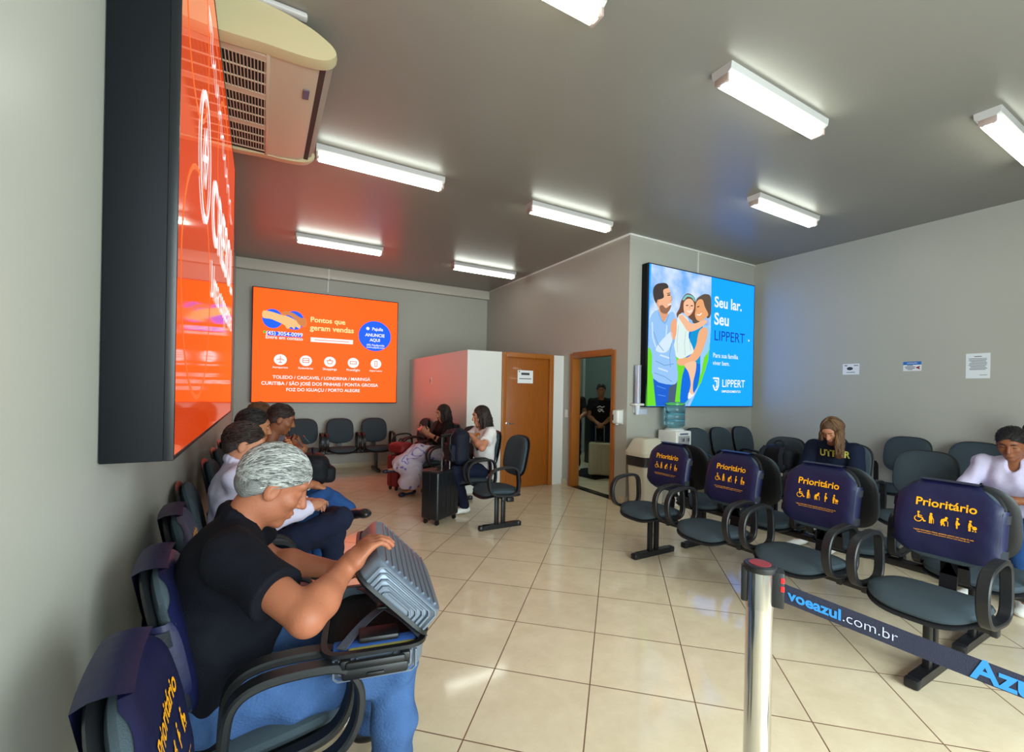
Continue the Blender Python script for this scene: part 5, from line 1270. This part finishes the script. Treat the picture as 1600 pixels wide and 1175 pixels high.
obj('flap_gap', MB().tube(arc_pts := [(.125 * math.cos(a), -.152 + .0 * a, .80 + .055 * math.sin(a)) for a in [PI + PI * i / 14 for i in range(15)]], .003, 6), M_INK, ld)
# cup dispenser on the front wall
cd = thing('cup_dispenser', 'clear tube cup dispenser on the front wall beside the family screen', 'cup dispenser', (4.43, YC - .06, 0))
obj('tube', MB().lathe([(.042, 1.36), (.042, 1.86), (.046, 1.86), (.046, 1.875), (.0, 1.876)], 24, cap=False), mat('clear_tube', (206, 206, 222), .1, trans=.6), cd)
obj('cups', MB().lathe([(.035, 1.30), (.038, 1.36), (.038, 1.70), (.03, 1.705)], 20), mat('stacked_cups', (224, 224, 230), .5, bump=.3, bscale=90), cd)
obj('holder', MB().box((0, .0, 1.345), (.17, .10, .03), bev=.01).box((0, .045, 1.29), (.05, .02, .12), bev=.004), M_WHITE, cd)
obj('cup', MB().lathe([(.026, 1.21), (.034, 1.30)], 18), mat('cup_plastic', (214, 222, 236), .3), cd)
o = obj('wall_notice', MB().box((0, 0, 0), (.15, .004, .075), bev=.001), mat('notice_plate', (196, 204, 222), .5)); o.location = (4.60, YC - .004, 1.245); tag(o, 'small pale plate under the lower left corner of the family screen', 'sign')
sd = thing('soap_dispenser', 'white hand sanitiser dispenser on the wall between the doorway and the corner', 'dispenser', (X1, 4.57, 0))
obj('body', MB().box((-.055, 0, 1.17), (.10, .12, .19), bev=.03, seg=4), M_WHITE, sd); obj('back_plate', MB().box((-.006, 0, 1.17), (.012, .11, .2), bev=.004), M_WHITE, sd)
obj('window', MB().box((-.106, .03, 1.16), (.004, .022, .08), bev=.001), M_INK, sd); obj('nozzle', MB().box((-.06, 0, 1.068), (.04, .03, .018), bev=.004), M_WHITE, sd)
sw = thing('light_switch', 'white light switch on the wall between the two doors', 'switch', (X1, 5.80, 1.15))
obj('plate', MB().box((-.004, 0, 0), (.008, .085, .125), bev=.003), M_WHITE, sw)
for y in (-.018, .018): obj('rocker', MB().box((-.010, y, 0), (.006, .022, .05), bev=.002), M_WHITE, sw)
sw = thing('wall_socket', 'small white socket plate with a red insert on the pink-lit partition', 'socket', (XP, 7.48, 1.65))
obj('plate', MB().box((-.004, 0, 0), (.008, .075, .12), bev=.003), M_WHITE, sw); obj('insert', MB().box((-.009, 0, 0), (.004, .024, .05), bev=.001), mat('socket_red', (120, 24, 22), .4), sw)
# notices
def notice(name, label, loc, rz, w_, h_, bars, header=None, extra=()):
    t = thing(name, label, 'notice', loc, rz); obj('sheet', MB().box((0, 0, 0), (w_, .002, h_)), M_PAPER, t, 0)
    if header: obj('header', MB().box((0, -.0014, h_ / 2 - header[0] / 2), (w_, .001, header[0])), header[1], t, 0)
    w = MB()
    for x, z, l, th in bars: w.box((x, -.0015, z), (l, .001, th))
    if bars: obj('printed_lines', w, M_INK, t, 0)
    for nm, vf, x, z, k, m in extra:
        v, f = vf; w = MB(); w.raw([(x + a * k, -.0024, z + b * k) for a, b in v], f); obj(nm, w, m, t, 0)
    return t
rs = random.Random(4)
M_BLUEH = mat('blue_header', (30, 110, 190), .6); M_RED = mat('red_mark', (150, 40, 60), .6)
notice('notice', 'small white notice with a black signal mark, leftmost on the right wall', (X2 - .002, 3.03, 1.883), -PI / 2, .198, .148, [(-.06, .05, .03, .012), (.06, .05, .05, .010), (.0, -.045, .10, .008)], None,
       [('signal_mark', (disc2(0, 0, .036, .022)), -.012, .008, 1, M_INK), ('signal_bars', bevelled_stroke(arc(0, -.02, .03, 40, 140, 8), .007), -.012, .004, .7, M_PAPER)])
nt_ = notice('notice', 'white notice with a blue header and red arrow, middle of the right wall', (X2 - .002, 2.368, 1.897), -PI / 2, .178, .116, [(-.02, .010, .06, .008), (-.022, -.008, .10, .008), (-.02, -.026, .09, .008), (-.02, -.042, .05, .007)], (.040, M_BLUEH),
       [('arrow', ([(-.028, 0), (.02, .024), (.012, 0), (.02, -.024)], [[0, 1, 2, 3]]), .058, -.018, 1, M_RED), ('header_lettering', text2d('ATENÇÃO', .02, .01, .10), 0, .038, 1, M_PAPER)])
bars = [(0, .105, .06, .008)] + [(rs.uniform(-.006, .006), .082 - .0125 * i, .150 - rs.random() * .03, .005) for i in range(11)] + [(.045, -.105, .06, .005)]
notice('notice', 'large white page of printed text, rightmost on the right wall', (X2 - .002, 1.784, 1.88), -PI / 2, .198, .285, bars)
notice('door_sign', 'white paper sign with a black bar taped on the orange wooden door', (3.575, YP + .008, 1.72), 0, .28, .20, [(0, .045, .15, .035), (-.11, .08, .018, .018), (0, -.03, .22, .012)])
# passage: picture and dark counter
pc = thing('picture', 'yellow framed picture on the wall of the dim passage', 'picture', (5.75, YB - .025, 1.70)); pc['kind'] = 'thing'
obj('frame', MB().box((0, 0, 0), (.36, .02, .40), bev=.004), M_BLACK, pc); obj('sheet', MB().box((0, -.011, 0), (.31, .004, .35)), mat('yellow_sheet', (170, 140, 34), .6), pc)
dk = thing('dark_counter', 'tall black counter along the right side of the dim passage', 'counter', (6.35, 6.75, 0))
obj('body', MB().box((0, 0, .60), (.6, 1.5, 1.2), bev=.01), mat('black_laminate', (16, 17, 20), .4), dk); obj('top', MB().box((0, 0, 1.215), (.64, 1.54, .03), bev=.005), mat('black_laminate', (16, 17, 20), .4), dk)
o = obj('floor_mat', MB().box((0, 0, .006), (1.1, .9, .012), bev=.004), mat('black_mat', (16, 16, 17), .9, bump=.5, bscale=200)); o.location = (5.5, 6.4, 0); o.rotation_euler = (0, 0, .1); tag(o, 'black floor mat under the people in the passage', 'mat')

# ================================================================== queue barrier in the foreground
BX, BY = 1.185, .712
bd = Vector((1.478 - 1.222, .291 - .688, 0)).normalized(); ba = math.atan2(bd.y, bd.x)
def post(label, x, y, z_top=1.045):
    t = thing('queue_barrier_post', label, 'barrier post', (x, y, 0), ba)
    obj('pole', MB().lathe([(.033, .02), (.033, z_top - .02)], 40), M_CHROME, t)
    obj('base', MB().lathe([(.17, 0), (.17, .012), (.15, .03), (.05, .045), (.036, .06)], 40), M_CHROME, t)
    cl_ = obj('collar', MB().lathe([(.0345, z_top - .115), (.0345, z_top - .012), (.033, z_top - .012)], 40), mat('chrome_collar', (190, 190, 192), .16, metal=1), t)
    w = MB(); w.lathe([(.0385, z_top - .018), (.0405, z_top - .012), (.0405, z_top - .003), (.037, z_top)], 40); obj('cap', w, M_PLASTIC, t)
    obj('cap_disc', MB().lathe([(.027, z_top - .001), (.027, z_top + .0012)], 32), mat('red_cap_disc', (142, 36, 40), .5, noise=.3, nscale=60), t)
    w = MB(); w.box((.042, 0, z_top - .058), (.030, .040, .095), bev=.005); w.box((-.036, 0, z_top - .058), (.018, .034, .095), bev=.005); cs = obj('belt_cassette', w, M_PLASTIC, t)
    for dz in (.030, .052): obj('red_light', MB().box((.052, -.0205, z_top - dz), (.008, .004, .013), bev=.001), mat('red_led', (190, 20, 24), .3, emit=(255, 30, 30), estr=1.5), cs)
    return t
bp1 = post('polished steel queue barrier post with a red disc on its cap in the foreground', BX, BY)
L = Vector((1.222 - BX, .688 - BY, 0)).length
blen = 1.05
def belt_pt(s_, v):
    # sags towards the next post; s_ metres along the belt, v across its width
    z = .978 - .118 * s_ / .472 * (1 - .20 * s_) + .0
    return (.050 + s_, -.0 + .004 * math.sin(s_ * 9), z + v)
w = MB(); n = 40; V = []; F_ = []
for i in range(n + 1):
    for v_ in (-.0245, .0245): V.append(belt_pt(blen * i / n, v_))
for i in range(n): F_.append([2 * i, 2 * i + 1, 2 * i + 3, 2 * i + 2])
w.raw(V, F_); V2 = [(x, y + .0012, z) for x, y, z in V]; w.raw(V2, F_)
belt = obj('belt', w, mat('navy_webbing', (11, 15, 40), .75, bump=.3, bscale=500), bp1, 60)
def on_belt(body, s0, size, bold, width, m, dz=0):
    v, f = text2d(body, size, bold, width, 'LEFT'); x0 = min(a for a, _ in v); w = MB(); V = []
    for a, b in v:
        x, y, z = belt_pt(s0 + a - x0, b + dz); V.append((x, y - .0016, z))
    w.raw(V, f); return obj('lettering', w, m, belt, 0)
AZ = mat('azure_print', (22, 112, 176), .6); AZ2 = mat('teal_print', (60, 180, 200), .6); LG = mat('light_print', (168, 170, 190), .6)
on_belt('voeazul', .014, .034, .03, .116, AZ); on_belt('.com.br', .134, .036, -.011, .108, LG); on_belt('Azul', .368, .050, .03, .12, AZ)
E2 = Vector((BX, BY, 0)) + bd * (blen + .10)
post('second queue barrier post just outside the right edge of the photo', E2.x, E2.y, .80)
